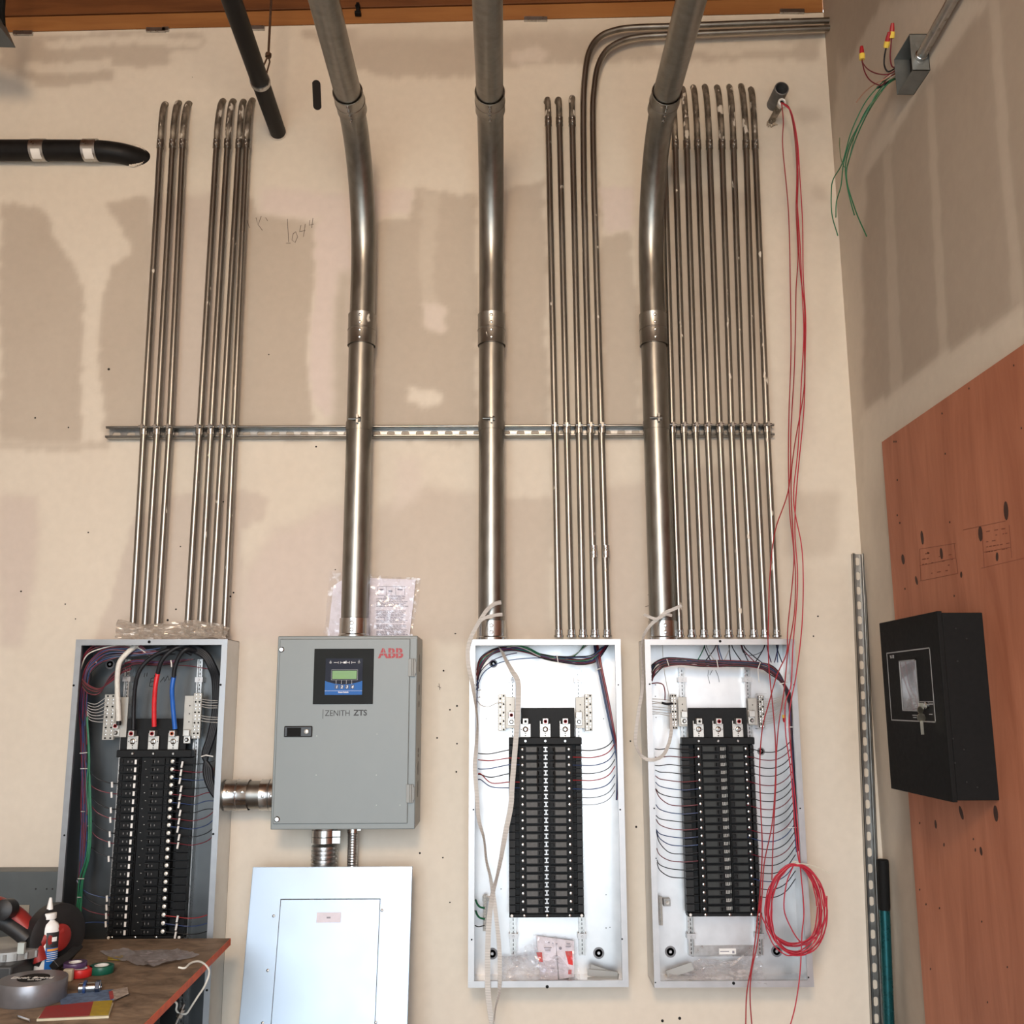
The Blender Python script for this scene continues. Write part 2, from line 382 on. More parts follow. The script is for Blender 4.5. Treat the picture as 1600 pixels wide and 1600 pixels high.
back_patches = [
 ([(0,55),(320,48),(322,70),(290,76),(262,80),(272,96),(230,108),(90,100),(60,102),(40,110),(180,112),(178,128),(60,134),(0,105)], 0.24, 0, 1),
 ([(65,60),(320,56),(315,70),(75,74)], 0.75, 0, 1), ([(35,96),(175,94),(176,108),(40,111)], 0.72, 0, 1),
 ([(462,45),(735,40),(1370,20),(1290,95),(1255,98),(1180,90),(1020,98),(930,94),(790,108),(735,116),(600,124),(556,105),(545,62),(470,58)], 0.24, 0, 1),
 ([(560,38),(1340,18),(1340,30),(640,60),(560,62)], 0.62, 0, 2), ([(1020,66),(1180,62),(1250,70),(1240,80),(1020,84)], 0.62, 0, 1),
 ([(800,85),(840,76),(862,84),(850,100),(800,100)], 0.62, .3, 1), ([(1290,52),(1340,48),(1300,95),(1275,96)], .8, 0, 1),
 ([(0,318),(60,322),(76,335),(82,362),(112,402),(126,440),(132,560),(122,690),(0,690)], 0.21, 0, 1),
 ([(165,320),(238,308),(238,690),(160,690),(156,470),(172,420),(200,402),(205,388),(186,348)], 0.21, 0, 1),
 ([(240,310),(340,300),(345,690),(230,690)], 0.34, .3, 2),
 ([(380,300),(402,336),(498,343),(487,460),(483,560),(485,690),(368,690)], 0.19, 0, 1),
 ([(494,350),(520,330),(548,330),(545,640),(505,648),(485,620)], 0.62, .9, 1), ([(404,296),(500,298),(550,300),(548,340),(496,341),(404,334)], 0.70, .8, 2),
 ([(525,420),(548,420),(545,690),(515,690)], 0.24, 0, 2),
 ([(585,345),(635,345),(646,294),(745,303),(745,690),(580,690)], 0.21, 0, 1),
 ([(657,300),(683,300),(680,450),(695,490),(692,516),(666,518),(660,450),(655,380)], 0.40, 0, 1), ([(662,475),(692,475),(692,515),(664,515)], 0.72, .5, 1),
 ([(638,608),(694,612),(696,626),(672,638),(640,628)], 0.85, 0, 1), ([(587,300),(645,298),(638,332),(587,344)], 0.68, .7, 1),
 ([(787,298),(852,284),(856,690),(787,690)], 0.22, 0, 1), ([(935,268),(945,300),(938,365),(985,362),(1000,500),(1000,690),(938,690)], 0.24, 0, 1),
 ([(938,290),(990,292),(985,360),(942,360)], 0.70, .8, 1), ([(1040,300),(1185,295),(1205,690),(1045,690)], 0.36, .1, 2),
 ([(1222,250),(1262,250),(1275,690),(1225,690)], 0.58, .2, 3), ([(1268,290),(1290,292),(1290,318),(1268,318)], 0.34, 0, 2), ([(1272,330),(1302,330),(1306,520),(1288,600),(1272,560)], 0.62, 0, 3),
 ([(1245,173),(1282,170),(1282,190),(1245,192)], 0.38, 0, 2), ([(1238,176),(1262,176),(1262,190),(1240,192)], 0.34, 0, 2),
 ([(0,690),(172,690),(172,702),(0,704)], 0.36, 0, 1),
 ([(0,775),(60,778),(60,850),(38,960),(34,1010),(0,1010)], 0.37, .5, 2),
 ([(205,812),(236,800),(270,770),(375,768),(420,780),(418,812),(380,830),(370,1010),(148,1010),(178,930)], 0.37, .3, 1),
 ([(430,830),(465,820),(500,790),(548,790),(548,1010),(370,1010),(380,900)], 0.42, .6, 3), ([(585,800),(660,760),(748,770),(748,1000),(585,1000)], 0.38, .2, 2),
 ([(620,720),(655,715),(655,770),(612,810)], 0.74, .4, 2), ([(785,782),(860,780),(862,1000),(785,1000)], 0.37, .1, 1), ([(940,760),(1010,755),(1015,1000),(955,1000)], 0.40, .2, 2),
 ([(1030,735),(1205,720),(1220,1000),(1060,1000)], 0.38, .1, 2), ([(1222,775),(1312,765),(1314,830),(1306,870),(1225,880)], 0.42, 0, 2),
 ([(1222,880),(1345,880),(1360,1000),(1222,1000)], 0.66, 0, 3),
 ([(420,1000),(430,1200),(395,1300),(370,1300),(370,1000)], 0.60, .2, 3), ([(655,1200),(735,1190),(735,1600),(645,1600)], 0.80, 0, 4), ([(978,1240),(1020,1240),(1025,1560),(985,1560)], 0.80, 0, 4),
]
U = np.arange(XL, XR+.006, .0115); U[-1] = XR
V = np.concatenate([np.arange(0, 4.28, .0115), [4.29]])
def back3(u, v):
    top = 4.306 + (u+1.904)*(4.403-4.306)/3.364
    z = np.where(v > 4.0, 4.0+(v-4.0)*(top-4.0)/.29, v)
    return np.stack([u, 0*u, z], 1)
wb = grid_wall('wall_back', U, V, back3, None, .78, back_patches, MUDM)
side_patches = [
 ([(1312,112),(1380,0),(1545,-5),(1515,40),(1468,112),(1452,118),(1398,215),(1332,290),(1322,300)], .80, .1, 1),
 ([(1306,90),(1325,110),(1352,300),(1346,500),(1360,800),(1364,1250),(1380,1600),(1340,1600),(1300,600)], .75, 0, 2),
 ([(1545,-5),(1560,-5),(1575,200),(1600,470),(1582,470),(1558,200)], .55, 0, -1), ([(1447,130),(1458,130),(1482,560),(1468,565)], .55, 0, -1),
 ([(1380,235),(1392,235),(1412,620),(1392,630)], .50, 0, -1), ([(1345,640),(1400,612),(1475,555),(1600,470),(1600,560),(1396,690),(1392,735),(1350,790)], .92, 0, 1),
 ([(1400,690),(1405,1600),(1375,1600),(1350,760)], .80, 0, 3), ([(1365,780),(1400,740),(1402,900),(1368,1100)], .62, 0, 3),
]
Ys = np.concatenate([np.arange(0, -2.0, -.012), np.linspace(-2.0, BACKY, 30)]); Vs = np.concatenate([np.arange(0, 4.5, .015), [ZC+.02]])
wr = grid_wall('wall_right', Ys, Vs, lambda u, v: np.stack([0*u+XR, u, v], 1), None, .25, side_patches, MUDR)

tag(MB().box(XL-.1, XR+.1, BACKY-.1, .1, -.1, 0).build('floor', CONC), kind='structure')
tag(MB().box(XL-.1, XR+.1, BACKY-.1, .12, ZC, ZC+.1).build('ceiling', LUMD), kind='structure')
tag(MB().box(XL-.1, XL, BACKY-.1, 0, 0, ZC).build('wall_left', mat('plain_drywall', (.42,.36,.30), .8, 0, .06, 4)), kind='structure')
wf = MB()
wf.box(XL, DOORX[0], BACKY-.12, BACKY, 0, ZC).box(DOORX[1], XR, BACKY-.12, BACKY, 0, ZC).box(DOORX[0], DOORX[1], BACKY-.12, BACKY, DOORZ[1], ZC)
tag(wf.build('wall_front', mat('plain_drywall_front', (.42,.36,.30), .8, 0, .06, 4)), kind='structure')
tag(MB().box(-14, 14, -30, BACKY-.12, -.12, -.02).build('ground', mat('driveway_concrete', (.50,.49,.46), .85, 0, .12, 3)), kind='structure')
# wall plates above the drywall (they slope with the roof)
def slope(x): return 4.306 + (x+1.904)*(4.403-4.306)/3.364
def plate(name, za, zb, y0, y1, m, x0=XL, x1=XR-.0):
    b = MB(); v = []
    for x in (x0, x1):
        for y in (y0, y1):
            for z in (za, zb): v.append((x, y, slope(x)+z))
    b.add(v, [(0,1,3,2),(4,6,7,5),(0,4,5,1),(2,3,7,6),(0,2,6,4),(1,5,7,3)])
    return tag(b.build(name, m, bevel=.002), kind='structure')
plate('trim_1', -.004, .066, .0, .09, LUMB)
plate('trim_2', .068, .200, -.006, .09, LUMD)

# parts of the back wall: slot hole, pencil marks, small nail marks
def stad(cx, cy, rx, ry, n=10):
    out = []
    for j in range(2*n):
        a = 2*pi*j/(2*n); out.append((cx+rx*cos(a), cy+(ry-rx)*(1 if sin(a) > 0 else -1)+rx*sin(a)))
    return out
b = MB(); b.prism([P(495+(y-148)*.05+x*.0+dx, y, .0008) for dx, y in [(q[0]-495, q[1]) for q in stad(495,148.5,6.6,23.5)] for x in (0,)], (0,-.0006,0))
tag(b.build('slot_hole', HOLE, wb), 'black vertical slot cut through the drywall')
b = MB()
for st in ([(449,342),(451,378)],[(447,380),(454,380)],[(458,365),(456,375),(461,379),(465,370),(462,362),(458,365)],[(470,352),(468,362),(477,360)],[(477,350),(474,370)],[(484,344),(483,352),(490,350)],[(489,341),(487,356)],
           [(400,340),(403,352),(408,338)],[(404,352),(410,360)],[(386,344),(390,356)],[(415,340),(418,345)], [(1012,930),(1018,925),(1024,935),(1022,944),(1008,948)],[(684,1072),(689,1075)],[(686,1068),(687,1078)], [(300,120),(301,121)]):
    b.tube([P(x, y, .0012) for x, y in st], .0010, 5)
tag(b.build('pencil_mark', PENC, wb), 'faint pencil strokes reading 10 4 4')
b = MB()
for x, y, r in [(170,577,2.2),(55,653,1.5),(107,668,1.3),(138,832,1.3),(33,924,1.4),(102,944,1.2),(118,967,1),(282,854,1.2),(275,952,1.5),(262,969,1.9),(360,932,1.7),(365,926,1.5),(349,784,1.4),(693,1048,1.5),(683,1153,1.4),(703,1109,1.3),(712,990,1),(714,1103,1.6),(714,1162,1.3),(713,1206,1.4),(711,990,1.1),(692,1340,1.3),(656,1333,1.6),(994,1292,1.8),(1035,1595,2.2),(1062,1591,2.4),(985,1158,1.4),(1271,994,1.3),(420,554,1.2),(494,698,1.6),(703,1410,1.2),(524,890,1.1),(1278,963,1.5)]:
    b.disc(P(x, y, .0), r*.0021, .0015, 8)
b.build('nail_mark', HOLE, wb)
b = MB()   # metal nail plates caught at the edge of the drywall
for x, y, l in [(243,44,30),(402,41,22),(837,27,36),(1238,15,38),(35,49,30),(258,43,10)]:
    a = P(x-l/2, y+2, .012); c = P(x+l/2, y+1, .012); b.box(a[0], c[0], -.012, .0, a[2]-.006, a[2]+.010)
b.build('nail_plate', GALV, wb)

# ------------------------------------------------------------------ horizontal strut channel
sx0 = P(168, 676, .02)[0]; sx1 = P(1208, 672, .02)[0]; sz0 = P(168, 677, .02)[2]; sz1 = P(1208, 673, .02)[2]
def strut(name, a, c, wdir, ndir, label, depth=.038, width=.041, parent=None, pitch=.0508):
    """C channel: a->c along the length, wdir across, ndir towards the room"""
    a = np.array(a, float); c = np.array(c, float); wd = np.array(wdir, float); nd = np.array(ndir, float); b = MB()
    b.slotted(a, c, wd, width-.004, nd, .0025, pitch, .0290, .0165)
    for s_ in (-1, 1):
        e = wd*s_*width/2; i = wd*s_*(width/2-.0025); lip = wd*s_*(width/2-.0070)
        b.prism([a+e, a+i, a+i+nd*depth, a+e+nd*depth], c-a)
        b.prism([a+e+nd*depth, a+lip+nd*depth, a+lip+nd*(depth-.0022), a+e+nd*(depth-.0022)], c-a)
        b.prism([a+lip+nd*depth, a+lip+nd*(depth-.009), a+lip+wd*s_*.002+nd*(depth-.009), a+lip+wd*s_*.002+nd*depth], c-a)
    o = b.build(name, STRUT, smooth=False); return tag(o, label, 'strut channel')
strut('strut_channel', (sx0, -.001, sz0), (sx1, -.001, sz1), (0,0,1), (0,-1,0), 'long galvanised slotted strut channel fixed level across the back wall behind the conduits')
a = P(1339, 866, .002); c = P(1369.5, 1600, .002); a[1] = c[1] = -.001
dirv = (c-a)/(c[2]-a[2]); bot = a+dirv*(0.0-a[2])
strut('strut_channel', bot, a, (1,0,dirv[0]*-1), (0,-1,0), 'upright galvanised slotted strut channel standing in the corner beside the teal pole', depth=.021)

# ------------------------------------------------------------------ conduits
DC = .0515
def strap(parent, x, z, r, d=DC):
    b = MB()
    b.lathe([(r+.0028,-.016),(r+.0028,.016),(r,.016),(r,-.016)], (x, -d, z), (0,0,1), 20)
    b.box(x-.004, x+.004, -d-r-.016, -d-r, z+.002, z+.018); b.cyl((x-.012, -d-r-.010, z+.010), (x+.012, -d-r-.010, z+.010), .0035, 8)
    return b.build('strap', FIT, parent)
def coupling(parent, c, axis, r, L, screws=2, face=(0,-1,0), mt=None, name='coupling'):
    c = np.array(c, float); ax = np.array(axis, float); ax /= np.linalg.norm(ax); f = np.array(face, float); f -= ax*f.dot(ax); f /= np.linalg.norm(f)
    b = MB(); R2 = r*1.09+.0012
    if r > .04:
        R2 = r*1.12
        b.lathe([(r*.99,-L/2+.02),(R2*.955,-L/2+.02),(R2*.955,-L/2),(R2,-L/2),(R2,-L/2+.002),(R2*.985,-L/2+.004),(R2*.985,-.003),(R2*1.015,-.001),(R2*1.015,.001),(R2*.985,.003),(R2*.985,L/2-.004),(R2,L/2-.002),(R2,L/2),(R2*.955,L/2),(R2*.955,L/2-.02),(r*.99,L/2-.02)], c, ax, 36)
    else: b.lathe([(r*.98,-L/2),(R2,-L/2),(R2,-L/2+.002),(R2*.985,-L/2+.004),(R2*.985,-.003),(R2*1.02,-.001),(R2*1.02,.001),(R2*.985,.003),(R2*.985,L/2-.004),(R2,L/2-.002),(R2,L/2),(r*.98,L/2)], c, ax, 32)
    o = b.build(name, mt or FIT, parent)
    for k in range(screws):
        t = (k-(screws-1)/2)*L/max(screws, 1)*.95; q = c+ax*t+f*R2
        sr = .0042 if r > .02 else .0030
        MB().lathe([(sr*1.25,-.001),(sr*1.25,.002),(sr,.003),(sr,.0052),(sr*.5,.0056),(sr*.4,.0035),(0,.0035)], q, f, 12).build('set_screw', FIT, o)
    return o
RC = .0113
def small_conduit(bx, mx_, tx, by, ty, endx, endy, label, group, cpl=225, fit=True, low=None):
    """bottom px, strut px, px at coupling height; end (px,py) where it enters the wall"""
    pb = P(bx, by, DC); pm = P(mx_, 672, DC); pt = P(tx, ty, DC); pe = P(endx, endy+4, .0)
    t = thing('small_conduit', label, 'conduit', (pb[0], -DC, pb[2]), group)
    pb2 = pb.copy()
    b = MB(); b.tube([pb2, pm, pt], RC, 16); b.build('pipe', EMT, t)
    k1 = pt+(pt-pm)/np.linalg.norm(pt-pm)*.08
    b = MB(); path = cr([pt, k1, np.array([(k1[0]*.5+pe[0]*.5), -.034, (k1[2]*.35+pe[2]*.65)]), pe+np.array([0, -.004, 0]), pe+np.array([0,.03,.004])], 6)
    b.tube(path, RC*1.02, 14); b.build('offset_bend', DUSTY, t)
    coupling(t, pt, pt-pm, RC, .034, 2, mt=EMT)
    strap(t, pm[0], sz0+(pm[0]-sx0)/(sx1-sx0)*(sz1-sz0), RC)
    if low: q = P(low[0], low[1], DC); coupling(t, q, (0,0,1), RC, .040, 2)
    if fit:
        b = MB(); z = pb[2]-.004
        b.lathe([(RC*1.45,0),(RC*1.45,.007),(RC*1.18,.009),(RC*1.18,.026),(RC*.99,.027)], (pb[0],-DC,z-.004), (0,0,1), 12); o = b.build('connector', FIT, t)
        MB().lathe([(.0042,0),(.0042,.004),(.002,.005),(.002,.003),(0,.003)], (pb[0],-DC-RC*1.15,z+.016), (0,-1,0), 10).build('set_screw', FIT, o)
    return t
ordn = ['leftmost', 'second from the left', 'third from the left', 'fourth from the left', 'fifth from the left', 'sixth from the left', 'seventh from the left', 'eighth from the left', 'rightmost']
LG = [(207.5,225,250.6,259,160),(226.5,245.5,270,280,158),(246,265,285.8,296,159)]
for i, (a_, b_, c_, d_, e_) in enumerate(LG):
    small_conduit(a_, b_, c_, 978, 225, d_, e_, 'thin steel conduit dropping to the dark left panel, %s of the left trio' % ['leftmost','middle one','rightmost'][i], 'trio of thin conduits over the left panel', fit=False)
LG = [(293,312,338.5,349,155),(312.5,329.7,355.6,365,155),(330,348,373.5,381,156),(350.5,365.3,385.6,395,154)]
for i, (a_, b_, c_, d_, e_) in enumerate(LG):
    small_conduit(a_, b_, c_, 982 if i < 3 else 994, 225, d_, e_, 'thin conduit over left panel, %s of the four beside the black pipe' % ['leftmost','second from the left','third from the left','rightmost'][i], 'four thin conduits over the left panel', fit=False)
MG = [(873,867,856.5,854,156),(893,885.5,874,871,156),(911,904.5,894,894,152)]
for i, (a_, b_, c_, d_, e_) in enumerate(MG):
    small_conduit(a_, b_, c_, 992, 190, d_, e_, 'thin conduit above the middle open panel, %s of the five' % ordn[i], 'thin straight conduits above the middle panel', cpl=190)
RG = [(1062,1050.6,1038,1032,140),(1081,1068.5,1055,1049,138),(1100,1086.7,1073,1066,136),(1120,1105.6,1090,1083,134),(1139,1124.5,1108.3,1101,133),(1157.5,1142.8,1128,1120,134),(1178,1160.6,1146,1139,133),(1195.5,1179.5,1165.8,1157.5,132),(1214,1198.5,1180,1173,137)]
# the two right-most bends lean slightly left
for i, (a_, b_, c_, d_, e_) in enumerate(RG):
    small_conduit(a_, b_, c_, 992, 226, d_, e_, 'thin steel conduit above the right open panel, %s of the nine' % ordn[i], 'nine thin conduits over the right panel')
def bent_conduit(bx, path, label, low, cp):
    pb = P(bx, 992, DC); pts = [pb, P(path[0][0], path[0][1], DC)] + cr([P(x, y, DC) for x, y in path], 7)[1:]
    t = thing('bent_conduit', label, 'conduit', (pb[0], -DC, pb[2]), 'two conduits bent towards the corner')
    b = MB(); b.tube(pts, RC*1.03, 16); b.build('pipe', EMT, t)
    q = P(low[0], low[1], DC); coupling(t, q, (0,0,1), RC, .042, 2)
    q = P(cp[0], cp[1], DC); coupling(t, q, (1,0,.03), RC*1.03, .036, 2, face=(0,-.5,-1))
    xm = P(path[0][0], 672, DC)[0]
    pm = P(*(low[2]), DC); strap(t, pm[0], sz0+(pm[0]-sx0)/(sx1-sx0)*(sz1-sz0), RC)
    b = MB(); z = pb[2]-.004
    b.lathe([(RC*1.45,0),(RC*1.45,.007),(RC*1.18,.009),(RC*1.18,.026),(RC*.99,.027)], (pb[0],-DC,z-.004), (0,0,1), 12); o = b.build('connector', FIT, t)
    MB().lathe([(.0042,0),(.0042,.004),(.002,.005),(.002,.003),(0,.003)], (pb[0],-DC-RC*1.15,z+.016), (0,-1,0), 10).build('set_screw', FIT, o)
bent_conduit(929.5, [(912.5,300),(911.5,169),(914,118),(921,80),(938,57),(966,46),(1000,42.5),(1045,41),(1150,37),(1250,33.5),(1352,30.5),(1376,29.5)], 'steel conduit above the middle panel bending right under the wood, upper of the two', (927.5,862,(922.5,672)), (1346,30.8))
bent_conduit(949, [(928.5,300),(926.5,180),(929,135),(935,102),(949,78),(972,64),(1000,57.5),(1045,54.5),(1150,50),(1250,46),(1352,42),(1376,41)], 'steel conduit above the middle panel bending right under the wood, lower of the two', (946.5,862,(940.5,672)), (1346,42.5))

# three large conduits
RB = .0445; DB = .0875
def large_conduit(px_, zb, label, marks=()):
    x = P(px_, 700, DB)[0]; zA = 3.04; zE = 3.28; Rb = .42
    t = thing('large_conduit', label, 'conduit', (x, -DB, zb), 'three large steel conduits')
    MB().tube([(x,-DB,zb),(x,-DB,(zb+zA)/2),(x,-DB,zA)], RB, 36).build('lower_pipe', PIPE, t)
    pts = [(x,-DB,zA),(x,-DB,zE-.05)]
    for k in range(0, 25):
        a_ = pi/2*k/24; pts.append((x, -DB-Rb*(1-cos(a_)), zE+Rb*sin(a_)))
    MB().tube(pts, RB, 36).build('elbow', PIPE, t)
    yb = -DB-Rb; zz = zE+Rb
    MB().tube([(x,yb-.01,zz),(x,yb-2.5,zz),(x,BACKY,zz)], RB*.985, 36).build('upper_pipe', PIPE, t)
    coupling(t, (x,-DB,zA+.01), (0,0,1), RB, .115, 4, (0,-1,0), mt=EMT)
    coupling(t, (x,yb+.03,zz), (0,-1,0), RB, .10, 4, (0,0,-1), mt=EMT)
    # connector at the box
    b = MB(); b.lathe([(RB*1.16,-.004),(RB*1.16,.006),(RB*1.09,.010),(RB*1.09,.062),(RB*1.0,.064)], (x,-DB,zb), (0,0,1), 36); o = b.build('connector', FIT, t)
    for k in (0, 1): MB().lathe([(.007,-.001),(.007,.004),(.004,.005),(.004,.003),(0,.003)], (x-.012*0, -DB-RB*1.09, zb+.022+.022*k), (0,-1,0), 12).build('set_screw', FIT, o)
    # strap on the strut
    z = sz0+(x-sx0)/(sx1-sx0)*(sz1-sz0)
    b = MB(); b.lathe([(RB+.002,-.016),(RB+.002,.016),(RB,.016),(RB,-.016)], (x,-DB,z), (0,0,1), 32)
    b.box(x-.003, x+.004, -DB-RB-.016, -DB-RB, z, z+.03); b.cyl((x-.03,-DB-RB-.009,z+.015), (x+.012,-DB-RB-.009,z+.015), .004, 8); b.cyl((x-.005,-DB-RB-.009,z+.015), (x+.012,-DB-RB-.009,z+.015), .008, 6)
    b.build('strap', PIPE, t)
    return x
XC1 = large_conduit(560.5, 1.965, 'large steel conduit dropping into the grey transfer switch cabinet')
XC2 = large_conduit(768, 1.955, 'large steel conduit dropping into the middle open panel')
XC3 = large_conduit(1026.5, 1.953, 'large steel conduit dropping into the right open panel')

# ------------------------------------------------------------------ upper wall details
# black diagonal pipe coming out of the wall
pa = P(437, 214, -.03); pe_ = pa.copy(); pe_[1] = -3.2; pe_[2] = pa[2]-.02; pc = P(362, 0, .75)
dirp = pc-pa; end = pa+dirp*3.4
t = thing('sprinkler_pipe', 'black pipe running out of the wall towards the ceiling, hung on a rod', 'pipe', (pa[0], -.0, pa[2]))
MB().tube([pa, pa+dirp*.5, end], [.030,.0315,.0315], 28).build('pipe', IRON, t)
q = pa+dirp*.42
qh = P(405, 131, .33)
f_ = (qh[1]-pa[1])/dirp[1]; q = pa+dirp*f_
b = MB(); b.lathe([(.0335,-.009),(.0350,-.009),(.0350,.009),(.0335,.009)], q, dirp, 28); hg = b.build('hanger_ring', GALV, t)
b = MB(); b.tube([q+np.array([.020,0,.028]), q+np.array([.030,0,.075]), q+np.array([.024,0,.10])], .003, 8); b.tube([q+np.array([.0,0,.034]), q+np.array([.018,0,.085]), q+np.array([.024,0,.10])], .003, 8)
b.tube([q+np.array([.024,0,.095]), q+np.array([.026,0,ZC-q[2]])], .0042, 8); b.lathe([(.011,0),(.011,.014)], q+np.array([.024,0,.094]), (0,0,1), 6)
b.build('hanger_rod', mat('rusty_rod', (.10,.06,.04), .6, .6, .3, 60), t)
MB().lathe([(.030,-.002),(.034,.0),(.031,.003)], pa+np.array([0,-.034,0]), (0,-1,0), 24).build('plaster_ring', mat('chipped_plaster', (.62,.55,.46), .8, 0, .3, 60), t)
# black horizontal pipe at the left, with two clamps
z = P(100, 236, .04)[2]; x1 = P(205, 236, .03)[0]
t = thing('horizontal_pipe', 'thick black pipe lying along the wall at the left, held by two clamps', 'pipe', (-1.8, -.04, z))
MB().tube(cr([(XL+.02,-.045,z),(-1.9,-.045,z),(x1-.16,-.043,z),(x1-.06,-.030,z),(x1+.0,-.0,z),(x1+.06,.05,z)], 6), .0385, 32).build('pipe', IRON, t)
b = MB()
for k in range(16):
    a_ = -1.3+2.6*k/15; q = np.array([x1-.012+.052*cos(a_), -.004, z+.040*sin(a_)]); b.prism([q+[-.014,-.004,-.006], q+[.006,0,-.007], q+[.008,0,.007], q+[-.012+.006*(k%3),-.006,.006]], (0,-.004,0))
b.build('plaster_ring', bpy.data.materials['chipped_plaster'], t)
for px_ in (61, 142):
    x = P(px_, 236, .05)[0]; b = MB(); b.lathe([(.0395,-.026),(.0415,-.026),(.0415,.026),(.0395,.026)], (x,-.045,z), (1,0,0), 32)
    b.box(x-.02, x-.012, -.03, -.0, z+.036, z+.052); b.box(x+.012, x+.02, -.03, -.0, z+.036, z+.052)
    c = b.build('clamp', GALV, t)
    l = MB(); a0 = -.5
    l.lathe([(.0420,-.017),(.0424,-.017),(.0424,.017),(.0420,.017)], (x,-.045,z), (1,0,0), 48)
    keep = MB(); 
    vs, fs = l.v, l.f
    for f in l.f:
        cc = np.mean([l.v[i] for i in f], 0)
        if cc[1] < -.045-.012 and cc[2] < z-.018 and len(f) == 4: keep.add([l.v[i] for i in f], [(0,1,2,3)])
    lb = keep.build('clamp_label', WHT, c)
    MB().disc((x,-.045-.0335,z-.0265), .009, .0012, 16, 0, (0,-.78,-.62)).build('label_spot', mat('blue_spot', (.06,.05,.20), .5), c) if False else None
# open stub pipe and smaller stub with white bushing
a0 = P(1209, 164, 0); a1 = a0+np.array([.003,-.20,.0])
t = thing('stub_pipe', 'short open grey pipe stub poking out of the wall near the corner', 'pipe', a0)
b = MB(); b.lathe([(.027,-.02),(.0272,.005),(.0272,.095),(.0272,.105),(.0235,.106),(.0235,.02),(.001,.019)], a0, (.02,-1,.0), 28); b.build('pipe', [mat('dull_grey_pipe', (.16,.16,.16), .5, .5, .2, 40), BLKD], t)
MB().lathe([(.0232,.030),(.0,.031)], a0, (.02,-1,0), 20).build('bore', BLKD, t)
a0 = P(1205, 190, 0)
t = thing('bushed_stub_pipe', 'small stub pipe with white plastic bushing letting out the red wires', 'pipe', a0)
MB().lathe([(.0125,-.02),(.0125,.12),(.0095,.12),(.0095,.02),(.001,.02)], a0, (.06,-1,.0), 20).build('pipe', DUSTY, t)
BU = a0+np.array([.06,-1,0])*.125
MB().lathe([(.0135,-.012),(.0150,-.010),(.0155,.002),(.0120,.005),(.0085,.003),(.0085,-.010)], BU, (.06,-1,.0), 24).build('bushing', WHT, t)
MB().lathe([(.0086,-.004),(.001,-.004)], BU, (.06,-1,0), 16).build('bore', BLKD, t)
b = MB()
for k in range(9):
    q = a0+np.array([random.uniform(-.02,.016), -.004, random.uniform(-.022,.012)]); b.prism([q, q+np.array([random.uniform(.006,.016),-.002,random.uniform(-.008,.006)]), q+np.array([random.uniform(-.004,.012),-.003,random.uniform(-.018,-.006)])], (0,-.006,0))
b.build('plaster_chip', mat('broken_plaster', (.40,.33,.25), .9, 0, .4, 60), t)

# red fish wires
def wire_thing(name, pts, d, r, m, label, group=None, n=7, cat='wire'):
    b = MB(); b.tube(W(pts, d, n), r, 8); return tag(b.build(name, m), label, cat, group)
G = 'red wires hanging from the white bushing'
bp = (1221, 160, .135)
red_paths = [
 ([bp,(1224,190,.13),(1223,230,.11),(1232,330,.08),(1235,450,.08),(1236,550,.08),(1233,640,.10),(1232,720,.13),(1234,800,.16),(1240,860,.17),(1239,900,.17),(1231,980,.18),(1229,1020,.20),(1214,1055,.20),(1201,1100,.19),(1191,1140,.18),(1187,1200,.18),(1189,1270,.18),(1191,1330,.18),(1187,1400,.18),(1183,1440,.19),(1176,1500,.2),(1167,1550,.2),(1165,1605,.2)], 'first to part from the bushing, falling left of the bunch', REDW),
 ([bp,(1232,168,.14),(1240,200,.12),(1245,260,.09),(1244,330,.08),(1247,400,.08),(1244,450,.08),(1243,510,.08),(1241,580,.09),(1236,670,.12),(1233,760,.15),(1211,830,.17),(1203,900,.18),(1201,960,.18),(1200,1000,.2),(1202,1050,.19),(1208,1110,.18),(1212,1170,.18),(1211,1230,.18),(1206,1290,.18),(1194,1350,.18),(1190,1410,.19),(1184,1470,.2),(1174,1520,.2),(1172,1560,.2),(1175,1605,.2)], 'swinging out over the thin conduits left of the bunch', REDW),
 ([bp,(1234,170,.14),(1243,210,.12),(1247,270,.09),(1246,330,.08),(1250,420,.08),(1257,480,.08),(1257,540,.08),(1256,610,.09),(1241,700,.12),(1236,760,.15),(1240,850,.17),(1243,900,.17),(1241,960,.18),(1231,1020,.2),(1225,1080,.2),(1217,1130,.19),(1213,1180,.18),(1212,1230,.18),(1209,1290,.18),(1207,1340,.18),(1206,1375,.18)], 'middle of the bunch, ending above the red coil', REDW),
 ([bp,(1236,174,.14),(1246,220,.12),(1250,280,.09),(1254,350,.08),(1255,430,.08),(1259,500,.08),(1258,560,.08),(1256,640,.09),(1245,760,.14),(1242,830,.16),(1246,890,.17),(1245,940,.18),(1239,1010,.2),(1236,1070,.2),(1227,1100,.2),(1228,1150,.19),(1235,1200,.18),(1240,1260,.18),(1246,1330,.18),(1249,1349,.18)], 'joining the coil down the right edge of the right panel', REDWB),
 ([bp,(1238,180,.14),(1247,240,.11),(1245,300,.09),(1250,380,.08),(1253,450,.08),(1256,520,.08),(1252,600,.09),(1247,700,.13),(1240,780,.15),(1252,850,.17),(1255,900,.17),(1254,960,.18),(1250,1010,.2),(1243,1060,.2),(1233,1120,.2),(1237,1190,.19),(1242,1240,.18),(1247,1300,.18),(1250,1350,.18),(1256,1420,.18),(1253,1460,.18),(1250,1520,.19),(1243,1570,.2),(1234,1605,.2)], 'rightmost one, passing through the coil and out below', REDWB),
]
for pts, lab, m in red_paths: wire_thing('red_wire', pts, .1, .0019, m, 'thin red wire, '+lab, G)
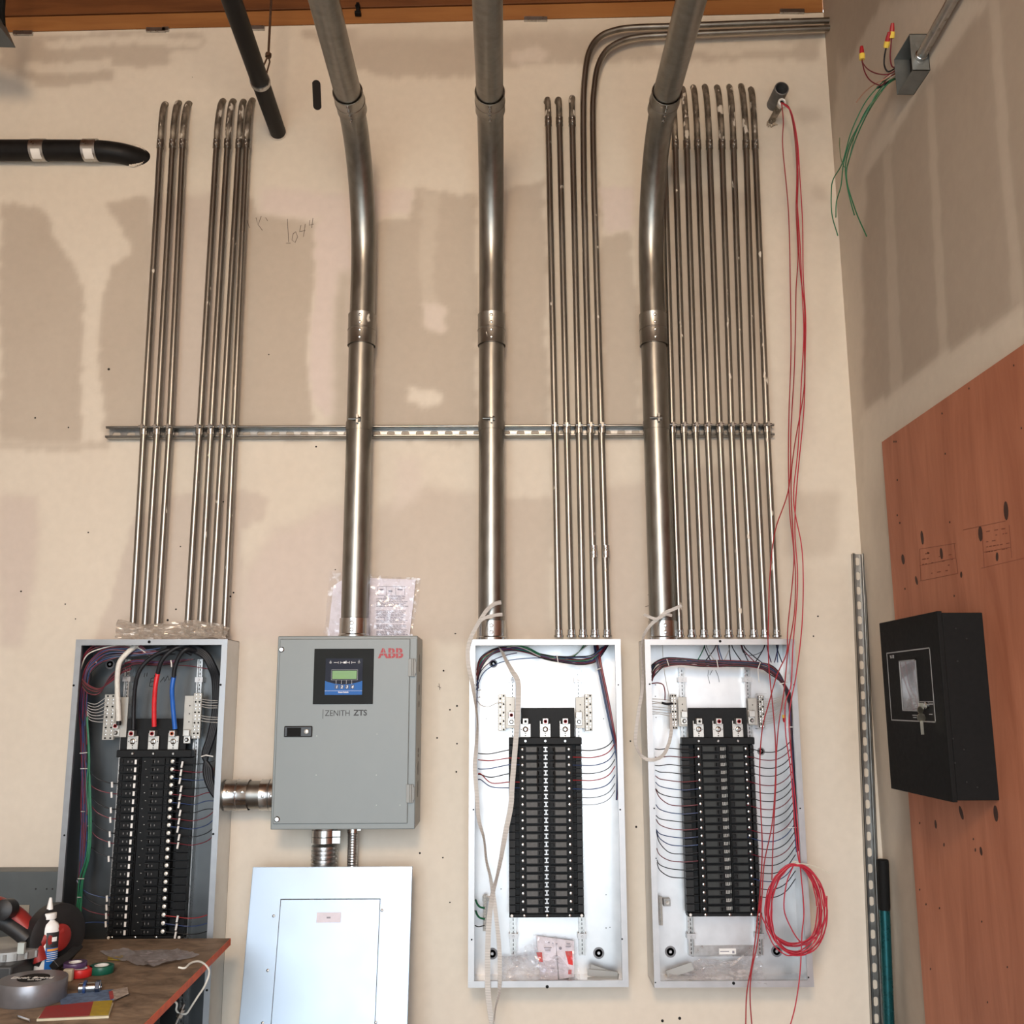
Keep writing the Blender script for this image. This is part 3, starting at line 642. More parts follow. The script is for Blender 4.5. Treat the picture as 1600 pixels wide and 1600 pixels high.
# coil of red wire
t = thing('wire_coil', 'coil of red wire hanging over the lower right corner of the right panel', 'wire coil', P(1240, 1490, .18))
for k in range(11):
    cx = 1243+random.uniform(-5,5); cy = 1418+random.uniform(-4,8); rx = random.uniform(40,49)-(3 if k % 2 else 0); ry = random.uniform(62,74); a0 = random.uniform(0, 6); pts = []
    for j in range(33):
        a = 2*pi*j/32; X = cx+rx*cos(a)*(1-.10*sin(a)); Y = 1351+ry-ry*sin(a)*(1.0) if sin(a) > 0 else 1351+ry-ry*sin(a)*.95
        pts.append(P(X+random.uniform(-.8,.8), Y+random.uniform(-.8,.8)+(k-5)*.2, .175+.012*sin(a+a0)))
    MB().tube(cr(pts, 3), .0020, 7).build('wire_loop', REDWB, t)
b = MB(); b.tube(W([(1239,1349),(1244,1354),(1249,1350),(1243,1346),(1239,1349),(1262,1351),(1280,1356),(1296,1364)], .185, 5), .0022, 6); b.build('cable_tie', mat('clear_tie', (.62,.58,.48), .5), t)
MB().tube(W([(1240,1352),(1229,1380),(1225,1420),(1236,1450),(1249,1470),(1262,1478)], .178, 5), .0020, 7).build('loose_loop', REDWB, t)
MB().tube(W([(1190,1400),(1188,1425),(1205,1460),(1225,1485),(1250,1492),(1275,1482),(1290,1450),(1292,1400)], .182, 5), .0020, 7).build('loose_loop', REDWB, t)

# ------------------------------------------------------------------ junction box on the right wall
jz0, jz1, jy0, jy1 = 3.565, 3.685, -.835, -.715; jd = .052
t = thing('junction_box', 'square grey metal junction box high on the right wall, wires spilling out', 'junction box', (XR, jy0, jz0))
b = MB(); x0 = XR-jd
b.box(XR-.002, XR, jy0, jy1, jz0, jz1).box(x0, XR, jy0, jy0+.002, jz0, jz1).box(x0, XR, jy1-.002, jy1, jz0, jz1).box(x0, XR, jy0, jy1, jz0, jz0+.002).box(x0, XR, jy0, jy1, jz1-.002, jz1)
JBM = mat('dull_zinc_box', (.24,.26,.26), .45, .7, .12, 30); b.build('box', JBM, t)
MB().box(XR-.006, XR-.0025, jy0+.004, jy1-.004, jz0+.004, jz1-.004).build('mouth_shade', BLKD, t)  # black sheet standing for the shade inside the open box
b = MB()
for zz in (jz0+.03, jz0+.085): b.disc((XR-.026, jy0, zz), .011, .0012, 16)
b.build('knockout', JBM, t)
t = thing('wall_conduit', 'steel conduit running along the right wall from the junction box', 'conduit', (XR-.025, jy0, 3.6))
zz = 3.61
MB().tube([(XR-.026,jy0-.01,zz),(XR-.026,-1.2,zz+.03),(XR-.02,-1.5,zz+.05),(XR-.02,-3,zz+.06)], .0155, 18).build('pipe', GALV, t)
MB().lathe([(.018,0),(.018,.01),(.0155,.012),(.0155,.04),(.0135,.041)], (XR-.026,jy0,zz), (0,-1,.08), 16).build('connector', FIT, t)
G = 'wires from the junction box'
def jw(pts, r, m, label, wn=None, name='loose_wire'):
    """points (px,py,offset from right wall)"""
    q = [PX(x, y, XR-off) for x, y, off in pts]; path = cr(q, 7)
    if wn is None: return tag(MB().tube(path, r, 7).build(name, m), label, 'wire', G)
    t = thing(name, label, 'wire', path[0], G); MB().tube(path, r, 7).build('insulation', m, t)
    e = np.array(path[-1]); dr = e-np.array(path[-3]); dr /= np.linalg.norm(dr)
    k = MB(); k.lathe([(.0085,-.004),(.0095,.004),(.0090,.014)], e, dr, 10); k.lathe([(.0075,.013),(.0062,.022)], e, dr, 10); k.build('nut_skirt', YEL, t)
    k = MB(); k.lathe([(.0078,.0135),(.0075,.024),(.0052,.040),(.0,.041)], e, dr, 8); k.build('wire_nut', REDP, t)
jw([(1405,108,.02),(1388,116,.08),(1370,115,.10),(1356,108,.11),(1348,98,.11),(1347,91,.11)], .0020, DREDW, 'dark red wire whose red and yellow wire nut hangs farthest left', 1)
jw([(1400,106,.02),(1388,112,.05),(1382,103,.06),(1382,88,.06),(1385,72,.06)], .0026, BLKW, 'thick black wire ending in the lower of the two upright wire nuts', 1)
jw([(1402,104,.02),(1394,104,.04),(1391,90,.05),(1392,72,.05),(1393,58,.05)], .0022, DREDW, 'dark wire whose red and yellow wire nut stands highest', 1)
jw([(1347,96,.11),(1351,112,.11),(1358,124,.10),(1368,131,.09),(1378,133,.08),(1384,126,.06),(1392,119,.04),(1402,112,.02)], .0020, DREDW, 'dark red wire looping under the left wire nut back to the box')
jw([(1402,118,.02),(1385,124,.06),(1368,140,.08),(1352,160,.10),(1339,185,.12),(1328,212,.13),(1316,255,.14),(1302,280,.15),(1299,300,.15),(1300,335,.15),(1309,368,.15)], .0019, GRNW, 'green wire hanging farthest left, its long end curling outward')
jw([(1402,120,.02),(1384,130,.06),(1369,148,.08),(1356,172,.10),(1342,196,.12),(1328,222,.13),(1318,256,.13),(1314,290,.13),(1307,315,.13),(1306,340,.13)], .0019, GRNW, 'green wire ending straight, second from the left of the hanging greens')
jw([(1402,122,.02),(1386,132,.06),(1370,150,.08),(1352,175,.10),(1338,205,.11),(1326,235,.12),(1321,262,.12),(1324,292,.12),(1330,318,.11),(1335,336,.11)], .0020, GRNW, 'short green wire beside the longest hanging green one')
jw([(1403,121,.02),(1388,130,.06),(1371,152,.08),(1354,180,.09),(1338,215,.10),(1328,245,.11),(1323,265,.11),(1324,288,.11),(1333,318,.10),(1341,340,.10),(1354,369,.10)], .0020, GRNW, 'longest green wire, hanging farthest right below the junction box')
jw([(1403,120,.02),(1385,133,.06),(1366,158,.09),(1345,190,.10),(1337,205,.10),(1330,235,.10),(1323,262,.11),(1315,252,.12),(1312,230,.13),(1312,215,.13)], .0014, mat('dull_green_wire', (.12,.17,.08), .5), 'thin dull green wire curling back up under the box')
jw([(1401,112,.02),(1386,122,.06),(1366,132,.09),(1350,145,.10),(1338,160,.11)], .0018, mat('tan_wire', (.40,.22,.14), .5), 'thin tan wire pointing down to the left from the box')
for k in range(4):
    jw([(1413,102+k*4,.01),(1400,109+k*3,.03),(1390,116+k*2,.05),(1378,126+k,.07)], .0016, GRYW if k % 2 else DREDW, 'short %s wire crossing the junction box mouth, %s one' % ('grey' if k % 2 else 'dark red', 'upper' if k < 2 else 'lower'))
jw([(1388,128,.055),(1380,133,.065),(1371,137,.075)], .004, BLKD, 'short black taped splice on the green wires under the box')

# ------------------------------------------------------------------ plywood sheet on the right wall
PT = .018; px0 = -.325; zt = 2.58
t = thing('plywood_sheet', 'reddish brown plywood sheet screwed to the right wall, knotty, stamped', 'plywood sheet', (XR, -1.4, .14))
b = MB(); b.box(XR-PT, XR-.0005, -2.76, px0+.02, .02, zt); 
xp = XR-PT
def dec(poly, m, th=.0004): b.prism([PX(x, y, xp-.0001) for x, y in poly], (-th,0,0), m)
for x, y, rx, ry, sl in [(1441,840,2.2,11,.1),(1471,865,2.2,9,.1),(1532,834,3.4,12,.05),(1572,798,3.6,15,.05),(1411,874,2.4,8,.1),(1432,907,1.8,7,.2),(1502,898,1.6,5,0),(1558,870,2,7,0),(1502,1270,2.6,11,.25),(1556,1271,3.4,13,.1),(1462,1288,1.6,7,.1),(1533,1330,2,7,.15),(1475,1320,1,3,0),(1524,1328,1,3,0)]:
    dec([(x+rx*cos(a)+sl*ry*sin(a), y+ry*sin(a)) for a in np.linspace(0, 2*pi, 13)[:-1]], 1)
for x, y in [(1397,690),(1402,750),(1477,709),(1406,817),(1484,816),(1472,646),(1514,607),(1584,571),(1414,920),(1437,1286),(1521,1311),(1437,1390),(1447,1413),(1468,1419),(1534,1440),(1454,1514),(1574,1511),(1543,1566),(1450,864),(1491,931),(1596,669),(1400,690),(1402,805)]:
    dec([(x+1.0*cos(a), y+1.8*sin(a)) for a in np.linspace(0, 2*pi, 9)[:-1]], 1)
for f in range(2):   # faded grade stamps: frames and illegible lines
    ox, oy = (1437, 858) if f == 0 else (1505, 828)
    for u0, v0, u1, v1 in [(0,0,56,-9),(0,50,60,38),(0,0,2,50),(54,-9,60,38),(0,26,56,14)] if f == 0 else [(0,0,66,-14),(28,60,95,44),(30,6,33,58),(72,-8,76,44),(32,35,74,27)]:
        L_ = hypot(u1-u0, v1-v0); nx, ny = -(v1-v0)/L_*.35, (u1-u0)/L_*.35
        dec([(ox+u0+nx, oy+v0+ny), (ox+u1+nx, oy+v1+ny), (ox+u1-nx, oy+v1-ny), (ox+u0-nx, oy+v0-ny)], 2)
    for r_ in range(5):
        u = 4 if f == 0 else 36
        while u < (50 if f == 0 else 68):
            wdt = random.uniform(1.5, 6); v = 8+r_*8-u*.17
            if random.random() < (.55 if f else .3): dec([(ox+u, oy+v), (ox+u+wdt, oy+v-.17*wdt), (ox+u+wdt, oy+v+1.6-.17*wdt), (ox+u, oy+v+1.6)], 2)
            u += wdt+1.6
b.build('sheet', [PLYR, mat('knot_dark', (.045,.018,.012), .7), mat('faded_stamp', (.20,.060,.032), .7)], t, smooth=False)

# black control box with window and keys
bx0, bx1, by0, by1, bz0, bz1 = 1.113, xp, -.885, -.488, 1.500, 1.976
t = thing('black_control_box', 'black steel control box with small window and hanging keys on the plywood', 'control box', (bx1, by0, bz0))
MB().box(bx0+.014, bx1, by0, by1, bz0+.004, bz1-.004).build('box', BLKP, t, bevel=.0015)
dr = MB().box(bx0, bx0+.013, by0-.003, by1+.003, bz0, bz1).build('door', BLKP, t, bevel=.0015)
def pq(x, y): return PX(x, y, bx0)
fr = [pq(1386,1021), pq(1453,1012), pq(1461,1128), pq(1393,1125)]
ya, yb_ = (fr[0][1]+fr[3][1])/2, (fr[1][1]+fr[2][1])/2; za, zb_ = (fr[0][2]+fr[1][2])/2, (fr[2][2]+fr[3][2])/2
b = MB(); e = .0016
for (p, q) in (((ya,za),(yb_,za)),((ya,zb_),(yb_,zb_)),((ya,za),(ya,zb_)),((yb_,za),(yb_,zb_))):
    b.box(bx0-.0006, bx0, min(p[0],q[0])-e, max(p[0],q[0])+e, min(p[1],q[1])-e, max(p[1],q[1])+e)
b.build('label_border', mat('grey_line', (.30,.30,.30), .5), dr)
w4 = [pq(1406,1034), pq(1432,1032), pq(1437,1110), pq(1411,1109)]
wy0, wy1 = (w4[0][1]+w4[3][1])/2, (w4[1][1]+w4[2][1])/2; wz0, wz1 = (w4[2][2]+w4[3][2])/2, (w4[0][2]+w4[1][2])/2
b = MB()
for p in ((wy0-.003,wy0),(wy1,wy1+.003)): b.box(bx0-.003, bx0, min(p), max(p), wz0-.003, wz1+.003)
b.box(bx0-.003, bx0, min(wy0,wy1), max(wy0,wy1), wz1, wz1+.003).box(bx0-.003, bx0, min(wy0,wy1), max(wy0,wy1), wz0-.003, wz0)
b.build('window_frame', mat('grey_frame', (.22,.22,.22), .4), dr)
WG = mat('window_glass', (.09,.09,.095), .22, .0, .3, 14, spec=1.0, rvar=.05); WG.node_tree.nodes['Principled BSDF'].inputs['Coat Weight'].default_value = .5
MB().box(bx0-.0012, bx0-.0002, min(wy0,wy1), max(wy0,wy1), wz0, wz1).build('window_pane', WG, dr)
# keys
k0 = pq(1450, 1102)
lk = MB(); lk.lathe([(.009,0),(.009,.007),(.006,.009)], k0, (-1,0,0), 14); lk.build('lock', FIT, dr)
k1 = k0+np.array([-.012,0,0])
b = MB(); b.box(k1[0]-.012, k1[0], k1[1]-.0012, k1[1]+.0012, k1[2]-.010, k1[2]+.006)
b.lathe([(.008,-.001),(.0095,-.001),(.0095,.001),(.008,.001)], k1+np.array([-.010,-.002,-.012]), (.3,-1,0), 18)
b.lathe([(.012,-.001),(.012,.001)], k1+np.array([-.010,-.004,-.032]), (.2,-1,0), 16)
b.box(k1[0]-.0135, k1[0]-.0065, k1[1]-.006, k1[1]-.003, k1[2]-.075, k1[2]-.040)
ko = b.build('keys', mat('nickel_key', (.55,.52,.42), .3, 1.), t)
def text(s_, size, place, mtl, parent, name='lettering', bold=0., shear=0., ext=.0003, rot=None, sx=1., align='LEFT'):
    cu = bpy.data.curves.new('txt', 'FONT'); cu.body = s_; cu.size = size; cu.offset = bold; cu.extrude = ext; cu.shear = shear; cu.align_x = align; cu.resolution_u = 3
    to = bpy.data.objects.new('txt', cu); COL.objects.link(to); dg = bpy.context.evaluated_depsgraph_get(); dg.update()
    me = bpy.data.meshes.new_from_object(to.evaluated_get(dg)); bpy.data.objects.remove(to); me.name = name
    rt = rot if rot is not None else Matrix.Rotation(pi/2, 4, 'X')
    me.transform(Matrix.Diagonal((sx,1,1,1))); me.transform(rt); me.materials.clear(); me.materials.append(mtl)
    o = bpy.data.objects.new(name, me); COL.objects.link(o); pl = WL[parent.name]; o.location = (np.array(place)-pl).tolist(); o.parent = parent; WL[o.name] = np.array(place)
    return o
RS = Matrix.Rotation(-pi/2, 4, 'Z') @ Matrix.Rotation(pi/2, 4, 'X')   # text facing -x
GL = mat('grey_lettering', (.32,.32,.32), .5)
text('VS-32', .013, (bx0-.0007, pq(1391,1029)[1], pq(1391,1029)[2]), GL, dr, rot=RS, bold=.0002)
for i, (yy, s_) in enumerate([(1100,'PRESS TO RESET'),(1118,'FOR SERVICE'),(1124,'SEE LABEL')][:0]): pass
b = MB()
for x0_, x1_, y_ in [(1437,1458,1096.5),(1438,1458,1100),(1426,1440,1117.5),(1427,1432,1121),(1452,1457,1116)]:
    a_ = pq(x0_, y_); c_ = pq(x1_, y_); b.box(bx0-.0006, bx0, min(a_[1],c_[1]), max(a_[1],c_[1]), a_[2]-.0012, a_[2]+.0012)
b.build('print_line', GL, dr)
b = MB()
for x, y in [(1493,982),(1510,998),(1496,1033),(1489,1154),(1506,1171),(1492,1192),(1510,1222),(1527,1230)]:
    q = P(x, y, -by0+.0); b.disc((q[0], by0, q[2]), .0022, .0015, 8)
b.build('rivet_hole', BLKD, t)

# teal pole with black grip
pt_ = P(1379, 1343, .11); pt_[0] = XR-.035; pt_ = PX(1379, 1343, XR-.030)
pb_ = PX(1389, 1600, XR-.045); dv = (pb_-pt_)/(pt_[2]-pb_[2]); pf = pt_+dv*(pt_[2]-.02)
t = thing('pole', 'teal metal pole with black rubber grip leaning in the corner', 'pole', pf)
pg = pt_+dv*.15
r_ = .0185
MB().tube([pf, pg], r_*.93, 24).build('shaft', mat('teal_metallic', (.006,.075,.085), .28, .6, .15, 40), t)
MB().lathe([(r_*.8,-.001),(r_,.002),(r_*1.03,.01),(r_*1.0,.145),(r_*.93,.155)], pt_, dv, 24).build('grip', BLKP, t)

# ------------------------------------------------------------------ transfer switch cabinet
AD = .20
ax0 = -.739; ax1 = -.286; az0 = 1.358; az1 = 1.962
t = thing('transfer_switch_cabinet', 'grey steel ABB transfer switch cabinet with small display, wall mounted', 'electrical cabinet', (ax0, 0, az0))
MB().box(ax0, ax1, -AD+.006, -.001, az0, az1).build('body', ABBG, t, bevel=.003)
def AP(x, y, d=AD+.001): return P(x, y, d)
d0 = AP(437, 998.5); d1 = AP(641.5, 998.5); d2 = AP(635, 1288)
ad = MB().box(ax0+.008, -.309, -AD-.001, -AD+.007, az0+.018, az1-.010).build('door', ABBG, t, bevel=.0025)
# seam on the top
MB().box(ax0+.004, ax1, -AD+.004, -AD+.0065, az1-.009, az1-.006).build('lid_seam', ABBD, t)
yf = -AD-.001
def flat(b, pts, th=.001, m=0, d=AD+.001): b.prism([P(x, y, d) for x, y in pts], (0,-th,0), m); return b
for x, y, nm in [(440,1015,'door_screw'),(433,1280,'door_screw')]:
    q = AP(x, y); b = MB(); b.lathe([(.009,0),(.009,.002),(.006,.005),(.0,.005)], (q[0], yf, q[2]), (0,-1,0), 14); b.box(q[0]-.001, q[0]+.001, yf-.006, yf-.0045, q[2]-.005, q[2]+.005); b.build(nm, FIT, ad)
for z_ in (AP(646,1043)[2], AP(643,1240)[2]):
    b = MB(); b.box(-.314, -.292, -AD-.004, -AD+.004, z_-.028, z_+.028); b.cyl((-.300,-AD-.004,z_-.028), (-.300,-AD-.004,z_+.028), .0045, 10); b.box(-.298, -.288, -AD-.001, -AD+.006, z_-.020, z_+.020)
    b.build('hinge', ABBD, t, bevel=.001)
# cut-outs on the right side face
b = MB()
for y_, h in [(1032,.020),(1045,.010),(1078,.018),(1100,.010),(1172,.008),(1180,.006),(1200,.022),(1232,.026)]:
    q = P(656, y_, .1); zc = q[2]
    b.prism([(ax1+.0006, -.11+.017*cos(a), zc+h*sin(a)) for a in np.linspace(0, 2*pi, 17)[:-1]], (.0006,0,0))
b.build('knockout', mat('knockout_grey', (.16,.16,.15), .6), t)
b = MB()
# display
s0 = AP(491.8, 1014); s1 = AP(584.5, 1013.5); s2 = AP(583, 1100)
dp = MB().box(s0[0], s1[0], yf-.004, yf, s2[2], s0[2]).build('display_bezel', mat('black_bezel', (.010,.012,.012), .5, 0, .1, 30, spec=.12), ad, bevel=.001)
u0 = AP(509.5, 1029); u1 = AP(566, 1086)
y1_ = yf-.0042
MB().box(u0[0], u1[0], y1_-.001, y1_, u1[2], u0[2]).build('display_face', NAVY, dp)
cx_ = (u0[0]+u1[0])/2; hw = (u1[0]-u0[0])/2; top_ = AP(509,1064)[2]; dip = AP(509,1069.5)[2]
poly = [(u0[0], y1_-.001, u1[2]+.001), (u1[0], y1_-.001, u1[2]+.001)] + [(cx_+hw*c, y1_-.001, dip+(top_-dip)*c*c) for c in np.linspace(1, -1, 13)]
MB().prism(poly, (0,-.0006,0)).build('blue_band', BLUE, dp)
l0 = AP(520, 1048); l1 = AP(557.5, 1061)
b = MB(); e = .0022
for bb in ((l0[0]-e*1.5,l1[0]+e*1.5,l0[2]+e,l0[2]+e*1.4),(l0[0]-e*1.5,l1[0]+e*1.5,l1[2]-e*1.4,l1[2]-e),(l0[0]-e*1.5,l0[0]-e*1.1,l1[2]-e,l0[2]+e),(l1[0]+e*1.1,l1[0]+e*1.5,l1[2]-e,l0[2]+e)): b.box(bb[0], bb[1], y1_-.0018, y1_-.001, bb[2], bb[3])
b.build('screen_border', GREYP, dp)
MB().box(l0[0], l1[0], y1_-.0018, y1_-.001, l1[2], l0[2]).build('screen', LCD, dp)
wl = mat('white_print', (.80,.82,.85), .5)
b = MB(); yy = y1_-.0012; zc = AP(520,1035.3)[2]; X = lambda x: AP(x,1035)[0]
for x0_, x1_ in ((522,529.5),(532.5,547),(550,556)): b.box(X(x0_), X(x1_), yy-.0004, yy, zc-.0005, zc+.0005)
for x_ in (529.3,532.5,546.7,550): b.box(X(x_)-.0004, X(x_)+.0004, yy-.0004, yy, zc-.004, zc+.004)
b.box(X(537.2), X(541.8), yy-.0005, yy, zc-.003, zc+.003); b.box(X(540.2), X(542), yy-.0005, yy, zc, zc+.005)
for x_ in (517, 561.3):
    b.lathe([(.0036,0),(.0036,.0005),(.0030,.0005),(.0030,0)], (X(x_), yy, zc), (0,-1,0), 16)
b.box(X(517)-.0004, X(517)+.0004, yy-.0005, yy, zc-.002, zc+.006); b.box(X(561.3)-.0004, X(561.3)+.0004, yy-.0005, yy, zc, zc+.008)
for x_ in (526.5, 534.8, 542.5, 551): b.box(X(x_)-.0003, X(x_)+.0003, y1_-.0022, y1_-.001, AP(520,1069)[2], AP(520,1063)[2])
z6 = AP(520,1079.5)[2]; b.box(u0[0], u1[0], y1_-.0020, y1_-.0014, z6-.0003, z6+.0003)
b.build('line_diagram', wl, dp)
for i, x_ in enumerate((526.5, 534.5, 542.5, 551)):
    q = AP(x_, 1073.2); k = MB().box(q[0]-.0062, q[0]+.0062, y1_-.0022, y1_-.0014, q[2]-.0068, q[2]+.0068).build('button', mat('button_navy', (.008,.03,.11), .4) if i == 0 else bpy.data.materials['button_navy'], dp)
    text(str(i+1), .0125, (q[0], y1_-.0026, q[2]-.0044), wl, dp, bold=.0003, shear=.2, align='CENTER')
text('Smart Switch', .0062, (cx_, y1_-.0024, AP(520,1082.6)[2]), wl, dp, bold=.0002, align='CENTER')
q = AP(504.5, 1121); h = AP(504, 1108.5)[2]-q[2]
MB().box(q[0]-.0008, q[0]+.0008, yf-.0006, yf, q[2]-.004, q[2]+h).build('lettering', INK, ad)
text('ZENITH', h*1.02, (q[0]+.006, yf-.0004, AP(504,1118.6)[2]), INK, ad, sx=.90)
text('ZTS', h*1.0, (AP(552.5,1118)[0], yf-.0004, AP(504,1118)[2]), INK, ad, bold=.0007, sx=1.0)
q = AP(592, 1027.8); h = AP(592,1013)[2]-q[2]
lg = text('ABB', h*1.42, (q[0]-.001, yf-.0004, q[2]), REDP, ad, bold=.0016, sx=1.02)
b = MB(); x_r = AP(630,1020)[0]; b.box(q[0], x_r, yf-.0012, yf-.0008, q[2]+h*.46, q[2]+h*.53)
for x_ in (599.6, 611.8, 622.8): b.box(AP(x_,1020)[0]-.0006, AP(x_,1020)[0]+.0006, yf-.0012, yf-.0008, q[2], q[2]+h)
b.build('logo_gap', ABBG, ad)
# latch
q0 = AP(444.5, 1134.5); q1 = AP(488, 1151.5)
MB().box(q0[0], q1[0], yf-.006, yf, q1[2], q0[2]).build('latch', mat('latch_black', (.01,.01,.01), .35, 0, .1, 30), ad, bevel=.004)
q = AP(479.5, 1143); MB().lathe([(.0075,0),(.0075,.009),(.006,.010),(0,.010)], (q[0], yf, q[2]), (0,-1,0), 16).build('latch_knob', mat('pale_zinc', (.55,.55,.52), .4, .6), ad)
b = MB().box(AP(449,1140)[0], AP(471,1140)[0], yf-.0068, yf-.0055, AP(450,1150)[2], AP(450,1137)[2]); b.build('latch_handle', BLKP, ad, bevel=.001)
b = MB()
for x, y in [(589,1147),(588,1211),(494,1211),(588,1258),(625,1258),(495,1150)]:
    q = AP(x, y); b.disc((q[0], yf, q[2]), .0016, .0004, 8)
b.build('weld_mark', mat('pale_speck', (.45,.48,.48), .5), ad)

# document pouch behind the large conduit
t = thing('document_pouch', 'clear plastic pouch with printed instruction sheets tucked behind a large conduit', 'document pouch', P(580, 992, .01))
b = MB(); b.sheet(P(521,915,.006), P(540,903,.006), P(534,996,.006), P(512,996,.006), 6, .001, 5, 3); b.sheet(P(578,903,.006), P(650,906,.010), P(640,997,.010), P(574,997,.006), 10, .0015, 5, 4)
b.build('paper', PAPER, t)
b = MB()
def prn(x0_, x1_, y_, h_=1.2): b.prism([P(x0_, y_, .0105), P(x1_, y_+.3, .0115), P(x1_, y_+h_+.3, .0115), P(x0_, y_+h_, .0105)], (0,-.0003,0))
for k in range(26):
    y_ = 932+k*2.45; xl = 588 if k % 7 else 600; x_ = xl
    if k in (7, 8, 17): continue
    while x_ < 634-(k % 3)*3: w_ = random.uniform(2, 6); prn(x_, x_+w_, y_, .9); x_ += w_+1
for y_ in (916, 930): prn(590, 632, y_, .5)
for x_ in (590, 603, 618, 632): b.prism([P(x_,916,.0105),P(x_+.6,916,.0105),P(x_+.6,930,.0105),P(x_,930,.0105)], (0,-.0003,0))
prn(607, 613, 922, 3); prn(621, 629, 920, 2); prn(592,599,920,2)
b.build('print', PRNT, t)
b = MB(); b.sheet(P(515,892,.013), P(659,905,.022), P(645,997,.022), P(506,997,.013), 26, .007, 16, 11)
b.build('plastic_sleeve', FILM3, t)

# pipe nipple between the left panel and the cabinet
t = thing('pipe_nipple', 'short horizontal steel pipe joining the left panel to the grey cabinet', 'conduit', P(385, 1262, .085))
za_ = P(385, 1242, .085)[2]; xa_ = -.915; xb_ = ax0
MB().tube([(xa_-.01,-.085,za_),(xb_+.01,-.085,za_)], .0445, 32).build('pipe', PIPE, t)
c1 = coupling(t, (xa_+.042,-.085,za_), (1,0,0), .0445, .075, 3, (0,-1,.3)); c2 = coupling(t, (xb_-.030,-.085,za_), (1,0,0), .0445, .055, 2, (0,-1,0))
# flexible conduits below the cabinet
def flex(px_, r, label, d, nb):
    x = P(px_, 1320, d)[0]; t = thing('flexible_conduit', label, 'conduit', (x, -d, 1.0), 'flexible conduits under the grey cabinet')
    prof = []; z0 = 1.05; z1 = 1.30 if r > .03 else 1.335; n = int((z1-z0)/nb)
    for k in range(n):
        for f_, rr in ((0,.93),(.25,1.0),(.75,1.0),(1.0,.93)): prof.append((r*rr, z0+(k+f_*.95)*nb))
    MB().lathe(prof, (x,-d,0), (.0,0,1), 28).build('ribbed_hose', GALV, t)
    b = MB(); zt_ = az0
    if r > .03:
        b.lathe([(r*1.02,1.300),(r*1.02,1.318),(r*.98,1.319),(r*1.02,1.321),(r*1.02,1.34),(r*.98,1.341),(r*1.0,1.343),(r*1.0,zt_)], (x,-d,0), (0,0,1), 28); c = b.build('clamp_band', FIT, t)
        for zz in (1.310, 1.331):
            k = MB(); k.box(x+r*.72, x+r*1.3, -d-r*.75, -d-r*.55, zz-.009, zz+.009); k.lathe([(.006,0),(.006,.004),(.003,.004),(.003,.002),(0,.002)], (x+r*1.08,-d-r*.75,zz), (0,-1,0), 12); k.build('clamp_screw', FIT, c)
    else:
        b.lathe([(r*1.12,1.33),(r*1.12,1.345),(r*1.2,1.346),(r*1.2,zt_)], (x,-d,0), (0,0,1), 20); c = b.build('connector', FIT, t)
        k = MB(); k.box(x+r*.8, x+r*1.6, -d-r*.6, -d-r*.2, 1.338, 1.352); k.lathe([(.004,0),(.004,.003),(0,.003)], (x+r*1.25,-d-r*.6,1.345), (0,-1,0), 10); k.build('clamp_screw', FIT, c)
flex(507, .0425, 'thick ribbed flexible conduit under the grey cabinet', .047, .0135)
flex(551, .0165, 'thin ribbed flexible conduit beside the thick one under the cabinet', .047, .0085)

# leaning panel cover
cz1 = P(394,1354,.10)[2]; q0 = P(393,1354,.10); q1 = P(642,1351,.10)
xl = (q0[0]+P(379,1600,.19)[0])/2; xr = (q1[0]+P(640.5,1600,.19)[0])/2
def CP(u, s_, off=0.):   # u across 0..1, s_ metres down from the top edge, leaning sheet
    L_ = np.array([0, -.20, -.97]); L_ /= np.linalg.norm(L_); nn = np.array([0, -.97, .20]); nn /= np.linalg.norm(nn)
    return np.array([xl+(xr-xl)*u, -.112, cz1]) + L_*s_ + nn*off
t = thing('panel_cover', 'pale galvanised panel cover with closed door leaning on the wall under the cabinet', 'panel cover', CP(.5, 1.22))
COVM = mat('cover_sheet_steel', (.275,.32,.37), .38, .85, .04, 7, .0, rvar=.10)
Lc = 1.235
def slab(b, u0, u1, s0, s1, o0, o1, m=0):
    p = [CP(u,s_,o) for o in (o0,o1) for s_ in (s0,s1) for u in (u0,u1)]
    b.add(p, [(0,1,3,2),(4,6,7,5),(0,4,5,1),(2,3,7,6),(0,2,6,4),(1,5,7,3)], m); return b
du0, du1 = (442-394)/248.5, (594-394)/248.5; ds0 = .098
b = MB(); slab(b, 0, du0-.004, 0, Lc, -.0, .002); slab(b, du1+.004, 1, 0, Lc, 0, .002); slab(b, du0-.004, du1+.004, 0, ds0-.003, 0, .002); slab(b, du0-.004, du1+.004, 1.14, Lc, 0, .002)
slab(b, 0, 1, 0, .0015, -.012, .002); slab(b, 0, .003, 0, Lc, -.012, .002); slab(b, .997, 1, 0, Lc, -.012, .002)
b.build('trim_frame', COVM, t, smooth=False)
dd = slab(MB(), du0, du1, ds0, 1.137, -.002, .0022).build('door', COVM, t, smooth=False)
slab(MB(), .42, .57, .135, .165, .0022, .0028).build('name_label', SKYLAB, dd)
b = MB(); slab(b, .482, .506, .148, .153, .0028, .0031); b.build('label_print', PRNT, dd)
b = MB()
for u, s_ in ((.155,.145),(.145,.30),(.14,.445),(.812,.445),(.82,.13)):
    b.lathe([(.0045,0),(.0045,.001),(.002,.0022)], CP(u, s_, .002), (0,-.97,.2), 10)
b.build('rivet', GALV, t)

